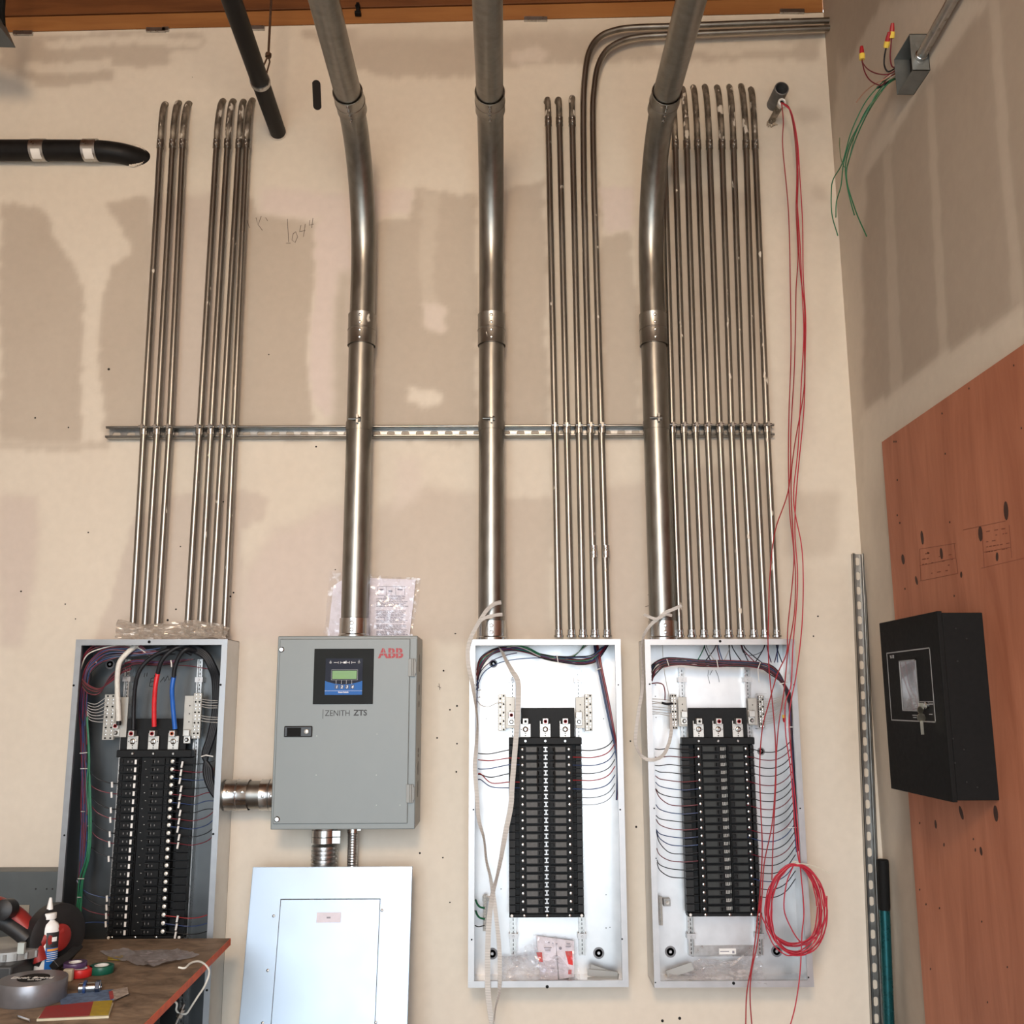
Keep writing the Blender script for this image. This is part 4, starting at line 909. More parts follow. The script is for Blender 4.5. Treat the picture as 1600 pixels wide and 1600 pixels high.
# ------------------------------------------------------------------ open panelboards
def ring_path(b, pts, d, r, m=0, n=5, jit=0): b.tube(W(pts, d, n), r, 7, True, m)
def enclosure(t, x0, x1, z0, z1, D, inner, flm=.019, fm=None):
    b = MB(); th = .0016
    b.box(x0, x1, -.003, -.001, z0, z1, 1)
    for xa, xb in ((x0, x0+th), (x1-th, x1)):
        b.box(xa, xb, -D, -.002, z0, z1, 0)
    b.box(x0, x1, -D, -.002, z1-th, z1, 0); b.box(x0, x1, -D, -.002, z0, z0+th, 0)
    # inner skins
    for xa, xb in ((x0+th, x0+th+.0006), (x1-th-.0006, x1-th)): b.box(xa, xb, -D+.002, -.003, z0+th, z1-th, 1)
    b.box(x0+th, x1-th, -D+.002, -.003, z1-th-.0006, z1-th, 1); b.box(x0+th, x1-th, -D+.002, -.003, z0+th, z0+th+.0006, 1)
    e = b.build('enclosure', [BOXG, inner], t, smooth=False)
    f = MB()
    f.box(x0, x1, -D-.0016, -D+.0004, z1-flm, z1).box(x0, x1, -D-.0016, -D+.0004, z0, z0+flm)
    f.box(x0, x0+flm, -D-.0008, -D+.0004, z0+flm, z1-flm).box(x1-flm, x1, -D-.0008, -D+.0004, z0+flm, z1-flm)
    for xa in (x0+flm-.0015, x1-flm): f.box(xa, xa+.0015, -D, -D+.010, z0+flm, z1-flm)
    for zz in (z1-flm, z0+flm-.0015): f.box(x0+flm, x1-flm, -D, -D+.010, zz, zz+.0015)
    f.build('flange', fm or FLNG, t, smooth=False)
    return e
def screw_holes(t, pts, D):
    for x, y, r in pts:
        q = P(x, y, D); b = MB(); b.lathe([(r,0),(r,.0012),(r*.6,.0014),(0,.0014)], (q[0], -D-.0016, q[2]), (0,-1,0), 12); b.build('flange_screw', BLKP, t)
def rail(t, px_, yt, yb_, d=.035, w_=.020, clip=()):
    x = (P(px_, yt, d)[0]); za_, zb_ = P(px_, yt, d)[2], P(px_, yb_, d)[2]; b = MB()
    b.box(x-w_/2, x-w_/2+.0015, -d, -.003, zb_, za_).box(x+w_/2-.0015, x+w_/2, -d, -.003, zb_, za_).box(x-w_/2, x+w_/2, -d+.006, -d+.008, zb_, za_)
    b.box(x-w_/2, x-w_/2+.004, -d-.0012, -d, zb_, za_).box(x+w_/2-.004, x+w_/2, -d-.0012, -d, zb_, za_)
    n = int((za_-zb_)/.0127)
    for k in range(n):
        zz = zb_+(k+.5)*.0127; b.box(x-.0012, x+.0012, -d+.0052, -d+.006, zz-.004, zz+.004, 1)
    o = b.build('mounting_rail', [GALV, BLKP], t, smooth=False)
    for yc in clip:
        q = P(px_, yc, d+.004); k = MB(); k.box(x-w_*.72, x+w_*.72, -d-.005, -d-.001, q[2]-.008, q[2]+.008); k.box(x-w_*.72, x-w_*.60, -d, -.003, q[2]-.008, q[2]+.008).box(x+w_*.60, x+w_*.72, -d, -.003, q[2]-.008, q[2]+.008); k.disc((x,-d-.005,q[2]), .0035, .002, 10); k.build('rail_clip', FLNG, o)
    return x
def neutral_bar(t, sx0_, sx1_, px0_, px1_, yt, yb_, d=.075, screw_side=1, lug=None, nl='neutral_bar'):
    a = P(sx0_, yt, d); c = P(sx1_, yb_, d); e = P(px0_, yt+4, d-.008); f = P(px1_, yb_-4, d-.008)
    b = MB(); b.box(a[0], c[0], -d, -d+.014, c[2], a[2]); b.box(e[0], f[0], -d+.007, -d+.012, f[2], e[2])
    o = b.build(nl, NEUT, t, bevel=.0008)
    n = 13; s_ = MB()
    for k in range(n):
        zz = c[2]+(a[2]-c[2])*(k+.5)/n
        for xx in (a[0]+(c[0]-a[0])*.28, a[0]+(c[0]-a[0])*.74): s_.lathe([(.0030,0),(.0030,.0022),(.0018,.0024),(.0016,.001),(0,.001)], (xx, -d, zz), (0,-1,0), 8, (k+int(xx*1000)) % 3 == 0)
        s_.box(a[0]-.0004, a[0], -d+.001, -d+.010, zz-.0025, zz+.0025, 1)
    s_.build('terminal_screw', [FIT, BLKP], o)
    h = MB()
    for k in range(3): zz = f[2]+(e[2]-f[2])*(.35+.2*k); h.disc(((e[0]+f[0])/2, -d+.007, zz), .0022, .0006, 10)
    h.build('hole', BLKD, o)
    if lug:
        q = P(lug[0], lug[1], d); g = MB(); g.box(q[0]-.010, q[0]+.010, -d-.010, -d+.010, q[2], q[2]+.020); g.box(q[0]-.011, q[0]+.011, -d+.002, -d+.008, q[2]-.024, q[2]+.022); lo_ = g.build('lug', LUGM, t, bevel=.001)
        if lug[2]: MB().lathe([(.0062,0),(.0062,.0012),(.0040,.0013),(.0040,.0),(0,.0)], (q[0], -d-.010, q[2]+.010), (0,-1,0), 14).build('lug_ring', REDP, lo_)
        MB().lathe([(.0078,0),(.0078,.003),(.0055,.006),(.0042,.009),(0,.009)], (q[0], -d+.002, q[2]-.012), (0,-1,0), 6).build('lug_bolt', FIT, lo_)
    return o
def main_lug(t, px_, py_, ring, d=.080):
    """py_ centre of the upper block"""
    q = P(px_, py_, d); x, z = q[0], q[2]
    b = MB(); b.box(x-.0095, x+.0095, -d-.016, -d+.012, z-.010, z+.010); b.box(x-.0185, x+.0175, -d+.004, -d+.010, z-.052, z-.008)
    b.box(x-.0185, x-.0145, -d+.004, -d+.010, z-.010, z+.002)
    o = b.build('main_lug', LUGM, t, bevel=.0012)
    b = MB(); b.lathe([(.0066,0),(.0066,.001),(.0040,.0011),(.0040,.0),(0,.0)], (x, -d-.016, z), (0,-1,0), 16); b.build('lug_ring', ring, o)
    b = MB(); b.lathe([(.0095,0),(.0095,.002),(.0078,.003),(.0072,.007),(.0045,.008),(.004,.012),(0,.012)], (x, -d+.004, z-.026), (0,-1,0), 16); b.build('lug_bolt', FIT, o)
    b = MB()
    for zz in (-.039, -.047): b.disc((x, -d+.004, z+zz), .0022, .0006, 8)
    b.disc((x-.014, -d+.004, z-.026), .0016, .0006, 8).disc((x+.013, -d+.004, z-.026), .0016, .0006, 8)
    b.build('hole', BLKD, o)
def breaker(t, x, z, wd, h, side, style, d=.088):
    """side=-1: breaker left of the bus (handle towards the middle, to its right)"""
    s_ = 1 if side < 0 else -1     # direction of the middle
    b = MB(); D0 = .050
    b.box(x-wd/2, x+wd/2, -d+.010, -D0, z-h/2+.0004, z+h/2-.0004, 0)                      # body
    xi = x+s_*wd*.5; 
    a0, a1 = sorted((x-s_*wd*.26, x+s_*wd*.47))
    b.box(a0, a1, -d, -d+.010, z-h*.40, z+h*.40, 0)                                        # raised nose
    c0, c1 = sorted((x-s_*wd*.22, x+s_*wd*.24))
    b.box(c0, c1, -d-.0008, -d, z-h*.30, z+h*.30, 1)                                       # face
    if style == 'mark':
        for k in range(4): xx = min(a0,a1)+(a1-a0)*(.12+.13*k); b.box(xx, xx+wd*.045, -d-.0012, -d-.0008, z-h*.12, z+h*.12, 2 if k % 2 else 1)
    m = [BLK, BLK2 if style == 'grey' else (mat('breaker_face_black', (.036,.040,.040), .5, spec=.2) if 'breaker_face_black' not in bpy.data.materials else bpy.data.materials['breaker_face_black']), bpy.data.materials.get('dim_print') or mat('dim_print', (.16,.16,.16), .6)]
    if style == 'mark': m[1] = BLK
    o = b.build('circuit_breaker', m, t, smooth=False)
    hx = x+s_*wd*.345; k = MB()
    k.box(hx-.0065, hx+.0065, -d-.001, -d, z-h*.30, z+h*.30, 1); k.prism([(hx-.0045,-d-.0005,z-h*.22),(hx+.0045,-d-.0005,z-h*.22),(hx+.0045,-d-.0005,z+h*.22),(hx-.0045,-d-.0005,z+h*.22)], (s_*.003,-.0075,0), 0)
    if style == 'mark' and side < 0: k.box(hx-.003, hx+.0035, -d-.0095, -d-.007, z-h*.30, z+h*.28, 2)
    k.build('breaker_handle', [BLK, BLKD, TAG], o, smooth=False)
    sx_ = x-s_*wd*.385; k = MB(); k.box(sx_-.006, sx_+.006, -d+.003, -d+.011, z-h*.34, z+h*.34, 1); k.lathe([(.0042,0),(.0042,.0015),(.003,.002),(0,.002)], (sx_, -d+.003, z), (0,-1,0), 10, 0)
    k.build('terminal_screw', [FIT if style != 'mark' else BLK, BLK], o)
    return o
def wire_part(t, pts, d, r, m, name='branch_wire', n=5): return MB().tube(W(pts, d, n), r, 7).build(name, m, t)
WC = {'k':BLKW,'r':DREDW,'b':BLUW,'g':GRNW,'w':GRYW,'R':REDW,'p':PURW}

# ---------------- middle panel
t2 = thing('panelboard', 'middle open panelboard with bright interior, double breaker columns and a plastic bag inside', 'electrical panel', (-.118,0,.880), 'three open panelboards')
enclosure(t2, -.1185, .380, .880, 1.952, .146, BOXG)
screw_holes(t2, [(741,1070,.0022),(966,1070,.0022),(739.7,1265,.0026),(969,1265,.0026),(737,1468,.0026),(972,1467,.0026),(855,1541.5,.005)], .146)
def interior(t, xs, zt_, zb__, rows, skin):
    pass
def build_interior(t, rowtop, rowbot, nrow, L_, Rr, centre, outerL, outerR, style, lugs, barrier, cross, rings, skipdots=(), boty=None):
    """L_, Rr, centre, outer* are pixel ranges at the top row"""
    dz = .080; X = lambda px_: P(px_, rowtop, dz)[0]
    ztop = P(L_[0], rowtop, dz)[2]; zbot = P(L_[0], rowbot, dz)[2]; h = (ztop-zbot)/(nrow-1)
    # interior pan
    xa, xb = X(outerL[0]), X(outerR[1]); b = MB(); b.box(xa, xb, -.046, -.030, zbot-h*.9, ztop+h*.6); b.box(xa, xb, -.052, -.046, zbot-h*1.0, zbot-h*.55, 0)
    pan = b.build('bus_tray', BLK, t, smooth=False)
    # outer wire combs
    for (p0, p1) in (outerL, outerR):
        c = MB(); x0_, x1_ = X(p0), X(p1); w_ = x1_-x0_
        inner = x1_ if p0 == outerL[0] else x0_; outer = x0_ if p0 == outerL[0] else x1_
        for k in range(nrow):
            zz = ztop-k*h; c.box(min(outer, outer+(inner-outer)*.55), max(outer, outer+(inner-outer)*.55), -.066, -.046, zz-h*.42, zz+h*.42, 1 if style != 'grey' or k % 2 else 1)
            c.box(x0_, x1_, -.060, -.046, zz-h*.5-.0012, zz-h*.5+.0012, 0)
        c.box(inner-.002, inner+.002, -.074, -.046, zbot-h*.6, ztop+h*.5, 0)
        c.build('wire_comb', [BLK, BLK if style == 'mark' else mat('comb_dark', (.020,.021,.022), .5, spec=.2) if 'comb_dark' not in bpy.data.materials else bpy.data.materials['comb_dark']], t, smooth=False)
    # breakers
    protoL = protoR = None
    for k in range(nrow):
        zz = ztop-k*h
        xl_ = (X(L_[0])+X(L_[1]))/2; xr_ = (X(Rr[0])+X(Rr[1]))/2
        if k == 0:
            protoL = breaker(t, xl_, zz, X(L_[1])-X(L_[0]), h, -1, style); protoR = breaker(t, xr_, zz, X(Rr[1])-X(Rr[0]), h, 1, style)
        else:
            clone(protoL, WL[protoL.name]-np.array([0,0,k*h]), t); clone(protoR, WL[protoR.name]-np.array([0,0,k*h]), t)
    # centre bus stabs / markings
    c = MB(); xc = (X(centre[0])+X(centre[1]))/2; wd = X(centre[1])-X(centre[0])
    c.box(xc-wd/2, xc+wd/2, -.070, -.046, zbot-h*.5, ztop+h*.5, 0)
    for k in range(nrow):
        zz = ztop-k*h
        if style == 'grey':
            c.box(xc-wd*.30, xc+wd*.30, -.0725, -.070, zz-h*.36, zz-h*.22, 1).box(xc-wd*.30, xc+wd*.30, -.0725, -.070, zz+h*.16, zz+h*.30, 1).box(xc-wd*.10, xc+wd*.10, -.0725, -.070, zz-h*.22, zz+h*.16, 1)
        elif style == 'dark':
            for u_ in (-.32, -.1, .12): c.box(xc+wd*u_, xc+wd*(u_+.13), -.0706, -.070, zz-h*.24+h*.1*random.random(), zz+h*.16, 2)
            c.box(xc+wd*.36, xc+wd*.42, -.0706, -.070, zz-h*.2, zz+h*.2, 2)
            c.box(xc-wd*.35, xc+wd*.2, -.0706, -.070, zz-h*.25, zz-h*.17, 2)
        else:
            c.box(xc+wd*(-.1+.5*(k % 3-1)*.3), xc+wd*(0+.5*(k % 3-1)*.3), -.0706, -.070, zz-.001, zz+.001, 2)
    c.build('centre_bus', [BLK, FLNG, bpy.data.materials.get('pale_print') or mat('pale_print', (.42,.42,.40), .6)], t, smooth=False)
    # barrier plate and cross bar
    a = P(barrier[0], barrier[1], .06); e = P(barrier[2], barrier[3], .06)
    MB().box(a[0], e[0], -.064, -.060, e[2]-.004, a[2]).build('barrier_plate', BLK, t, bevel=.001)
    a = P(cross[0], cross[1], .078); e = P(cross[2], cross[3], .078)
    cb = MB().box(a[0], e[0], -.082, -.046, e[2], a[2]).build('cross_bar', BLK, t, bevel=.002)
    for i, (lx, ly) in enumerate(lugs):
        main_lug(t, lx, ly, rings[i])
        q = P(lx, (cross[1]+cross[3])/2, .082); MB().lathe([(.0052,0),(.0052,.002),(.0035,.004),(0,.004)], (q[0], -.082, q[2]), (0,-1,0), 12).build('bar_screw', FIT, cb)
    e = MB(); q = zbot-h*.55
    e.box(X(outerL[0]), X(outerR[1]), -.078, -.046, q-h*.42, q)
    o = e.build('end_bar', BLK, t, bevel=.0015)
    for px_ in (outerL[0]+4, L_[0]+6, (centre[0]+centre[1])/2, Rr[1]-6, outerR[1]-4):
        MB().lathe([(.0046,0),(.0046,.002),(.003,.003),(0,.003)], (X(px_), -.078, q-h*.2), (0,-1,0), 12).build('bar_screw', WHT if px_ in (outerL[0]+4, outerR[1]-4) else FIT, o)
    return ztop, h, X
RINGR = REDP; RINGG = mat('grey_ring', (.38,.37,.34), .4, .5)
zt2, h2, X2 = build_interior(t2, 1171, 1421.5, 21, (812,848), (857,893), (847.5,857.5), (795,812), (893,909), 'grey', [(821,1127),(852,1127),(883,1127)], (814,1106,898,1153), (795,1152.5,909,1163), [RINGG, RINGR, RINGR])
# handle ties on the first six rows
for g in (0, 3):
    for px_ in (838.5, 866):
        x = P(px_+(1 if px_ < 850 else 0), 1171, .09)[0]; b = MB(); b.box(x-.0022, x+.0022, -.102, -.098, zt2-(g+2)*h2-h2*.3, zt2-g*h2+h2*.3); b.build('handle_tie', BLKP, t2, bevel=.0008)
for px_, py_ in ((800.5,1052),(903,1052)):
    rail(t2, px_, 1046, 1493, .030, .020, (1062.5,1463))
neutral_bar(t2, 778.5,790, 790,804.5, 1085,1142, .070, lug=(799,1122,True)); neutral_bar(t2, 913.5,926, 899.5,914, 1085,1142, .070, lug=(904.5,1122,False))
def clipwing(t, px0_, px1_, y_, d0=.062, dz=.0):
    a = P(px0_, y_, d0); c = P(px1_, y_, d0); MB().box(a[0], c[0], -d0, -d0+.030, a[2]-.0009, a[2]+.0009).build('bar_bracket', GALV, t)
for y_ in (1084, 1143): clipwing(t2, 777, 789, y_); clipwing(t2, 914, 927, y_)
# knockouts (concentric rings) in the back plate
def kring(t, x, y, r=.014):
    q = P(x, y, .003); b = MB(); b.lathe([(r,0),(r,.0016),(r*.68,.0016),(r*.68,0)], (q[0],-.003,q[2]), (0,-1,0), 24); b.disc((q[0],-.003,q[2]), r*.30, .003, 12, 1); b.build('knockout', [mat('ring_grey', (.20,.20,.21), .5, .5) if 'ring_grey' not in bpy.data.materials else bpy.data.materials['ring_grey'], FLNG], t)
kring(t2, 771, 1037); kring(t2, 769, 1490, .018); kring(t2, 935.5, 1489, .018)
b = MB()
for x, y in [(760,1072),(760,1123),(943,1123),(947,1398),(783,1389),(947,1450),(953,1449)]: q = P(x, y, .003); b.disc((q[0],-.003,q[2]), .0018, .0006, 8)
b.build('small_hole', BLKP, t2)
# bottom cross plates of the tray rails, ground bar
q = P(757.5, 1400, .03); g = MB(); a = P(754.5,1399,.035); c = P(760.5,1455,.035); g.box(a[0], c[0], -.035, -.027, c[2], a[2]); g.box(a[0]-.002, c[0]+.014, -.027, -.003, a[2]-.020, a[2]-.008)
gb = g.build('ground_bar', mat('worn_ground_bar', (.30,.30,.29), .5, .8, .3, 60), t2)
g = MB()
for k in range(13): zz = c[2]+(a[2]-c[2])*(k+.5)/13; g.lathe([(.0036,0),(.0036,.003),(.0015,.003),(0,.002)], ((a[0]+c[0])/2, -.035, zz), (0,-1,0), 8)
g.build('terminal_screw', NEUT, gb)
for yy, m in ((1419,GRNW),(1436,GRNW)):
    wire_part(t2, [(743,yy-13,.06),(746,yy-6,.055),(750,yy-2,.05),(757,yy,.045)], .05, .0032, m, 'ground_wire')
wire_part(t2, [(742,1446,.06),(748,1448,.05),(757,1446,.045)], .05, .0016, BLKW, 'ground_wire')
# wiring of the middle panel
cols = [BLKW,BLUW,BLKW,DREDW,GRNW,BLUW,BLKW,DREDW,PURW,BLKW]
for k in range(10):
    o_ = (k-5)*1.3
    wire_part(t2, WJ([(746,1050+o_*1.5+8,.10),(752,1035+o_*1.2,.11),(768,1020+o_*.8,.11),(790,1014+o_*.6,.10),(820,1017+o_*.5,.09),(850,1026+o_*.5,.09),(875,1031+o_*.7,.09),(905,1034+o_,.09),(925,1031+o_,.09),(938,1020+o_,.09),(946+k*.4,1008,.06)], 1.6), .09, .0021, cols[k], 'feeder_wire')
for k, (m, y0) in enumerate([(GRNW,1008),(GRNW,1011),(GRYW,1012)]):
    wire_part(t2, [(790-k*6,1012+k,.10),(805,1008+k,.10),(825,1012+k*2,.10),(845,1022+k*2,.09),(870,1029,.09),(893,1027-k,.08),(905,1018,.07),(912+k*3,1008,.06)], .1, .0018, m, 'feeder_wire')
wire_part(t2, [(744,1078,.09),(755,1052,.09),(775,1038,.08),(800,1031,.08),(840,1028,.08),(870,1032,.08)], .1, .0016, BLUW, 'feeder_wire')
wire_part(t2, [(744,1072,.09),(752,1048,.09),(770,1032,.08),(790,1024,.08),(808,1020,.08)], .1, .0016, PURW, 'feeder_wire')
for k, m in enumerate([BLUW,BLKW,BLUW,DREDW,BLKW,REDW,DREDW]):
    o_ = (k-3)*1.15
    wire_part(t2, [(931+o_*.9,1007,.06),(934+o_,1025,.09),(938+o_,1046,.10),(944+o_,1075,.10),(950+o_,1105,.10),(956+o_*.8,1135,.10),(961+o_*.6,1160,.09),(965+o_*.4,1190,.09),(965+o_*.3,1225,.09),(964+o_*.3,1250,.08)][:10 if k < 4 else 8], .1, .0020, m, 'feeder_wire')
for k in range(5): wire_part(t2, [(746.5+k*.4,1062+k*3,.10),(745.5,1080,.12),(745.2,1105,.13),(745,1125,.13)], .1, .0016, [BLUW,PURW,BLKW,DREDW,BLUW][k], 'feeder_wire')
for (ys, ym, ye, m) in [(1177,1177,1172,'k'),(1187,1188,1184.5,'r'),(1201,1200,1195,'b'),(1210,1214,1209,'k'),(1209,1223,1222,'r'),(1218,1229,1231,'b')]:
    wire_part(t2, [(747,ys,.09),(752,ys+.8,.09),(768,ym+.5,.08),(795,ye,.08),(812,ye,.085)], .08, .0017, {'k':BLKW,'r':REDW,'b':BLUW}[m])
for (yr, m, r) in [(1172,'k',.0017),(1183,'r',.0017),(1195.5,'b',.0016),(1208,'k',.0014),(1219,'r',.0016),(1232.5,'b',.0016),(1246,'k',.0012),(1257,'k',.0010)]:
    wire_part(t2, [(895,yr,.086),(908,yr+.3,.08),(925,yr+.6,.08),(942,yr-3,.08),(953,yr-10,.09),(961,yr-22,.09)], .08, r, {'k':BLKW,'r':REDW,'b':BLUW}[m])
wire_part(t2, [(746,1095,.08),(752,1102,.08),(764,1104,.08),(775,1099,.08),(784,1098,.08)], .08, .0013, GRYW, 'neutral_wire')
for p0, p1, d_ in [((870,1023),(872,1035),.1),((931,1047),(939,1044),.11),((746,1079),(751,1078),.1),((746,1090),(750,1089),.1)]:
    MB().tube([P(*p0, d_+.006), P((p0[0]+p1[0])/2,(p0[1]+p1[1])/2, d_+.014), P(*p1, d_+.006)], .0016, 6).build('cable_tie', WHT, t2)
b = MB(); q = P(768, 1008.5, .09); b.lathe([(.047,-.004),(.050,-.002),(.050,.003),(.043,.003),(.043,-.004)], (XC2, -DB, 1.9475), (0,0,-1), 32); b.build('brass_bushing', BRASS, t2)

# ---------------- right panel
t3 = thing('panelboard', 'right open panelboard crossed by red wires, silver interior, black breaker columns', 'electrical panel', (.460,0,.877), 'three open panelboards')
enclosure(t3, .4595, .9560, .877, 1.951, .146, BOXG)
screw_holes(t3, [(1015,1069,.0028),(1240,1070,.0022),(1022,1263,.0026),(1250,1263,.0026),(1025,1341,.002),(1125,1002,.0045),(1146,1536,.0048),(1263,1527,.0026),(1024,1535,.002)], .146)
zt3, h3, X3 = build_interior(t3, 1170, 1420, 21, (1087,1124), (1136,1169), (1124,1135.5), (1066,1087), (1169,1179), 'dark', [(1091.5,1127),(1122,1127),(1153,1127)], (1074,1106,1168,1153), (1065,1152.5,1179,1163), [RINGG, RINGR, RINGR])
for px_ in (1064.5, 1166.5): rail(t3, px_+.8, 1043, 1493, .030, .020, (1062,1463))
neutral_bar(t3, 1048,1059, 1059,1074, 1085,1139, .070, lug=(1069,1121,False)); neutral_bar(t3, 1185,1196, 1168.5,1184, 1087,1137, .070, lug=(1174.5,1120,False))
for y_ in (1084, 1139): clipwing(t3, 1046, 1058, y_); clipwing(t3, 1184, 1198, y_)
kring(t3, 1047.5, 1487, .018); kring(t3, 1213.5, 1486, .018); kring(t3, 1189, 1174, .013)
b = MB()
for x, y in [(1024,1070),(1025,1121),(1024,1088)]: q = P(x, y, .003); b.disc((q[0],-.003,q[2]), .0018, .0006, 8)
b.build('small_hole', BLKP, t3)
b = MB()
for st in ([(1107,1047),(1106,1056),(1109,1068)],[(1109,1055),(1113,1047)],[(1118,1047),(1122,1056),(1124,1066)]): b.tube([P(x, y, .0045) for x, y in st], .0008, 5)
b.build('marker_stroke', INK, t3)
a = P(1079, 1477, .005); c = P(1189, 1494, .005); MB().box(a[0], c[0], -.006, -.003, c[2], a[2]).build('lower_plate', GALV, t3)
a = P(1123.5, 1482, .006); c = P(1150, 1491, .006); lb = MB().box(a[0], c[0], -.0068, -.006, c[2], a[2]).build('white_label', WHT, t3)
b = MB(); b.box(a[0]+.003, a[0]+.032, -.0072, -.0068, (a[2]+c[2])/2-.0015, (a[2]+c[2])/2+.0015).box(c[0]-.012, c[0]-.005, -.0072, -.0068, c[2]+.003, c[2]+.011); b.build('label_print', PRNT, lb)
g = MB(); a = P(1030,1401,.04); c = P(1036,1446,.04); g.box(a[0], c[0], -.04, -.032, c[2], a[2]); q = P(1043,1410,.04); g.box(q[0]-.012, q[0]+.010, -.040, -.012, q[2]-.012, q[2]+.010)
gb = g.build('ground_bar', bpy.data.materials['worn_ground_bar'], t3)
g = MB(); 
for k in range(13):
    zz = c[2]+(a[2]-c[2])*(k+.5)/13; g.lathe([(.0036,0),(.0036,.003),(.0015,.003),(0,.002)], (c[0]-.004, -.04, zz), (0,-1,0), 8); g.box(a[0]-.002, a[0], -.040, -.034, zz-.003, zz+.002)
g.lathe([(.0065,0),(.0065,.003),(.004,.003),(0,.002)], (q[0], -.04, q[2]), (0,-1,0), 14)
g.build('terminal_screw', NEUT, gb)
b = MB(); b.lathe([(.047,-.004),(.050,-.002),(.050,.003),(.043,.003),(.043,-.004)], (XC3, -DB, 1.9465), (0,0,-1), 32); b.build('brass_bushing', BRASS, t3)
# bundle across the top
cols = [BLKW,DREDW,BLKW,BLUW,BLKW,BLKW,DREDW,PURW,BLKW,BLKW,DREDW,BLKW,BLKW,DREDW]
for k in range(14):
    o_ = (k-7)*1.05; j = random.uniform(-1.5,1.5)
    wire_part(t3, WJ([(1018,1054+o_*1.8,.09),(1026,1042+o_*1.2,.10),(1040,1036+o_*.9,.10),(1065,1034+o_*.7+j,.10),(1095,1036+o_*.7-j,.10),(1120,1037+o_*.6+j,.10),(1150,1037+o_*.6,.10),(1185,1040+o_*.7,.10),(1205,1048+o_*.9,.10),(1220,1062+o_*.9,.10),(1229+k*.5,1085,.10),(1234+k*.5,1120,.11),(1237+k*.45,1170,.11),(1239+k*.4,1230,.11),(1242+k*.3,1290,.11),(1245+k*.2,1330,.11)][:16 if k % 2 else 13], 1.5), .1, .0021, cols[k], 'feeder_wire')
# drops from the conduit connectors into the bundle
for k, (px_, tx, m) in enumerate([(1100,1112,BLKW),(1101,1088,GRNW),(1103,1118,GRYW),(1120,1126,DREDW),(1119,1100,BLKW),(1122,1130,BLUW),(1139,1142,BLKW),(1141,1130,GRYW),(1143,1160,BLKW),(1157,1180,DREDW),(1159,1170,BLKW),(1161,1190,BLKW),(1195,1180,BLKW),(1198,1205,PURW),(1214,1215,BLUW),(1216,1210,PURW),(1213,1222,BLKW)]):
    wire_part(t3, [(px_,1006,.055),(px_+(tx-px_)*.15,1014,.07),(px_+(tx-px_)*.6,1026,.09),(tx,1035,.10)], .08, .0018, m, 'feeder_wire')
wire_part(t3, [(1157,1006,.055),(1162,1020,.07),(1175,1024,.08),(1190,1018,.08),(1197,1006,.06)], .08, .0011, BLKW, 'feeder_wire')
for k in range(7):
    wire_part(t3, [(1018,1092+k*4,.07),(1030,1093+k*4+random.uniform(-2,2),.07),(1047,1094+k*4.2,.07)], .08, .0012, GRYW, 'neutral_wire')
wire_part(t3, [(1018,1068,.09),(1028,1067,.09),(1036,1070,.09),(1039,1080,.09),(1039,1094,.08)], .08, .0020, DREDW, 'feeder_wire'); wire_part(t3, [(1034,1098,.08),(1042,1100,.08),(1050,1099,.075)], .08, .004, BLKW, 'taped_splice')
wire_part(t3, [(1035,1008,.08),(1037,1040,.10),(1041,1066,.10),(1045,1085,.09),(1046,1095,.08)], .08, .0012, GRYW, 'neutral_wire')
for k in range(13):
    wire_part(t3, [(1195,1092+k*3.3,.07),(1208,1091+k*3.1+random.uniform(-2,2),.07),(1221,1088+k*2.2,.08),(1231,1078+k*1.5,.09)], .08, .0010, GRYW, 'neutral_wire')
# yellow/red wire nut
q = P(1225,1117,.10); g = MB(); g.lathe([(.0062,0),(.0062,.010)], q, (0,0,-1), 10, 0); g.lathe([(.0056,.010),(.0050,.020),(.003,.024),(0,.0245)], q, (0,0,-1), 10, 1); g.build('wire_nut', [YEL, REDP], t3)
wire_part(t3, [(1222,1095,.09),(1226,1102,.10),(1222,1108,.10),(1225,1116,.10)], .1, .0014, GRYW, 'neutral_wire')
seqL = 'krkkrbkrbkrbbkrkkrk'
yl = [1170,1183,1196,1203,1212,1222,1232,1233,1257,1274,1280,1296,1298,1300,1325,1343,1347]
for k in range(17):
    yr = 1170+12.5*k; sy = yl[k]; sag = 1.5 if k in (0,1) else 3
    wire_part(t3, [(1023+k*.2,sy,.09),(1031,sy+(yr-sy)*.5+1,.09),(1046,yr-1+sag*.2,.08),(1066,yr+sag*.6,.075),(1080,yr+1,.08),(1091,yr,.086)], .08, .0015, WC[seqL[k]] if seqL[k] != 'r' else DREDW)
seqR = 'krkkrkkrkkrbkrkkbkk'
for k in range(19):
    yr = 1170+12.5*k+(2 if k > 3 else 0); m = WC[seqR[k]]
    wire_part(t3, [(1166,1170+12.5*k,.086),(1177,yr+1,.08),(1193,yr+5,.075),(1212,yr+4.5,.075),(1229,yr-5,.08),(1243,yr-24,.10)], .08, .0015, m)
for p0, p1, d_ in [((1042,1030),(1045,1040),.11),((1120,1031),(1122,1043),.11),((1188,1035),(1184,1046),.11),((1186,1066),(1184,1044),.09),((1218,1069),(1230,1066),.11),((1228,1136),(1243,1136),.12),((1231,1293),(1244,1293),.12)]:
    MB().tube([P(*p0, d_+.006), P((p0[0]+p1[0])/2,(p0[1]+p1[1])/2, d_+.014), P(*p1, d_+.006)], .0016, 6).build('cable_tie', WHT, t3)

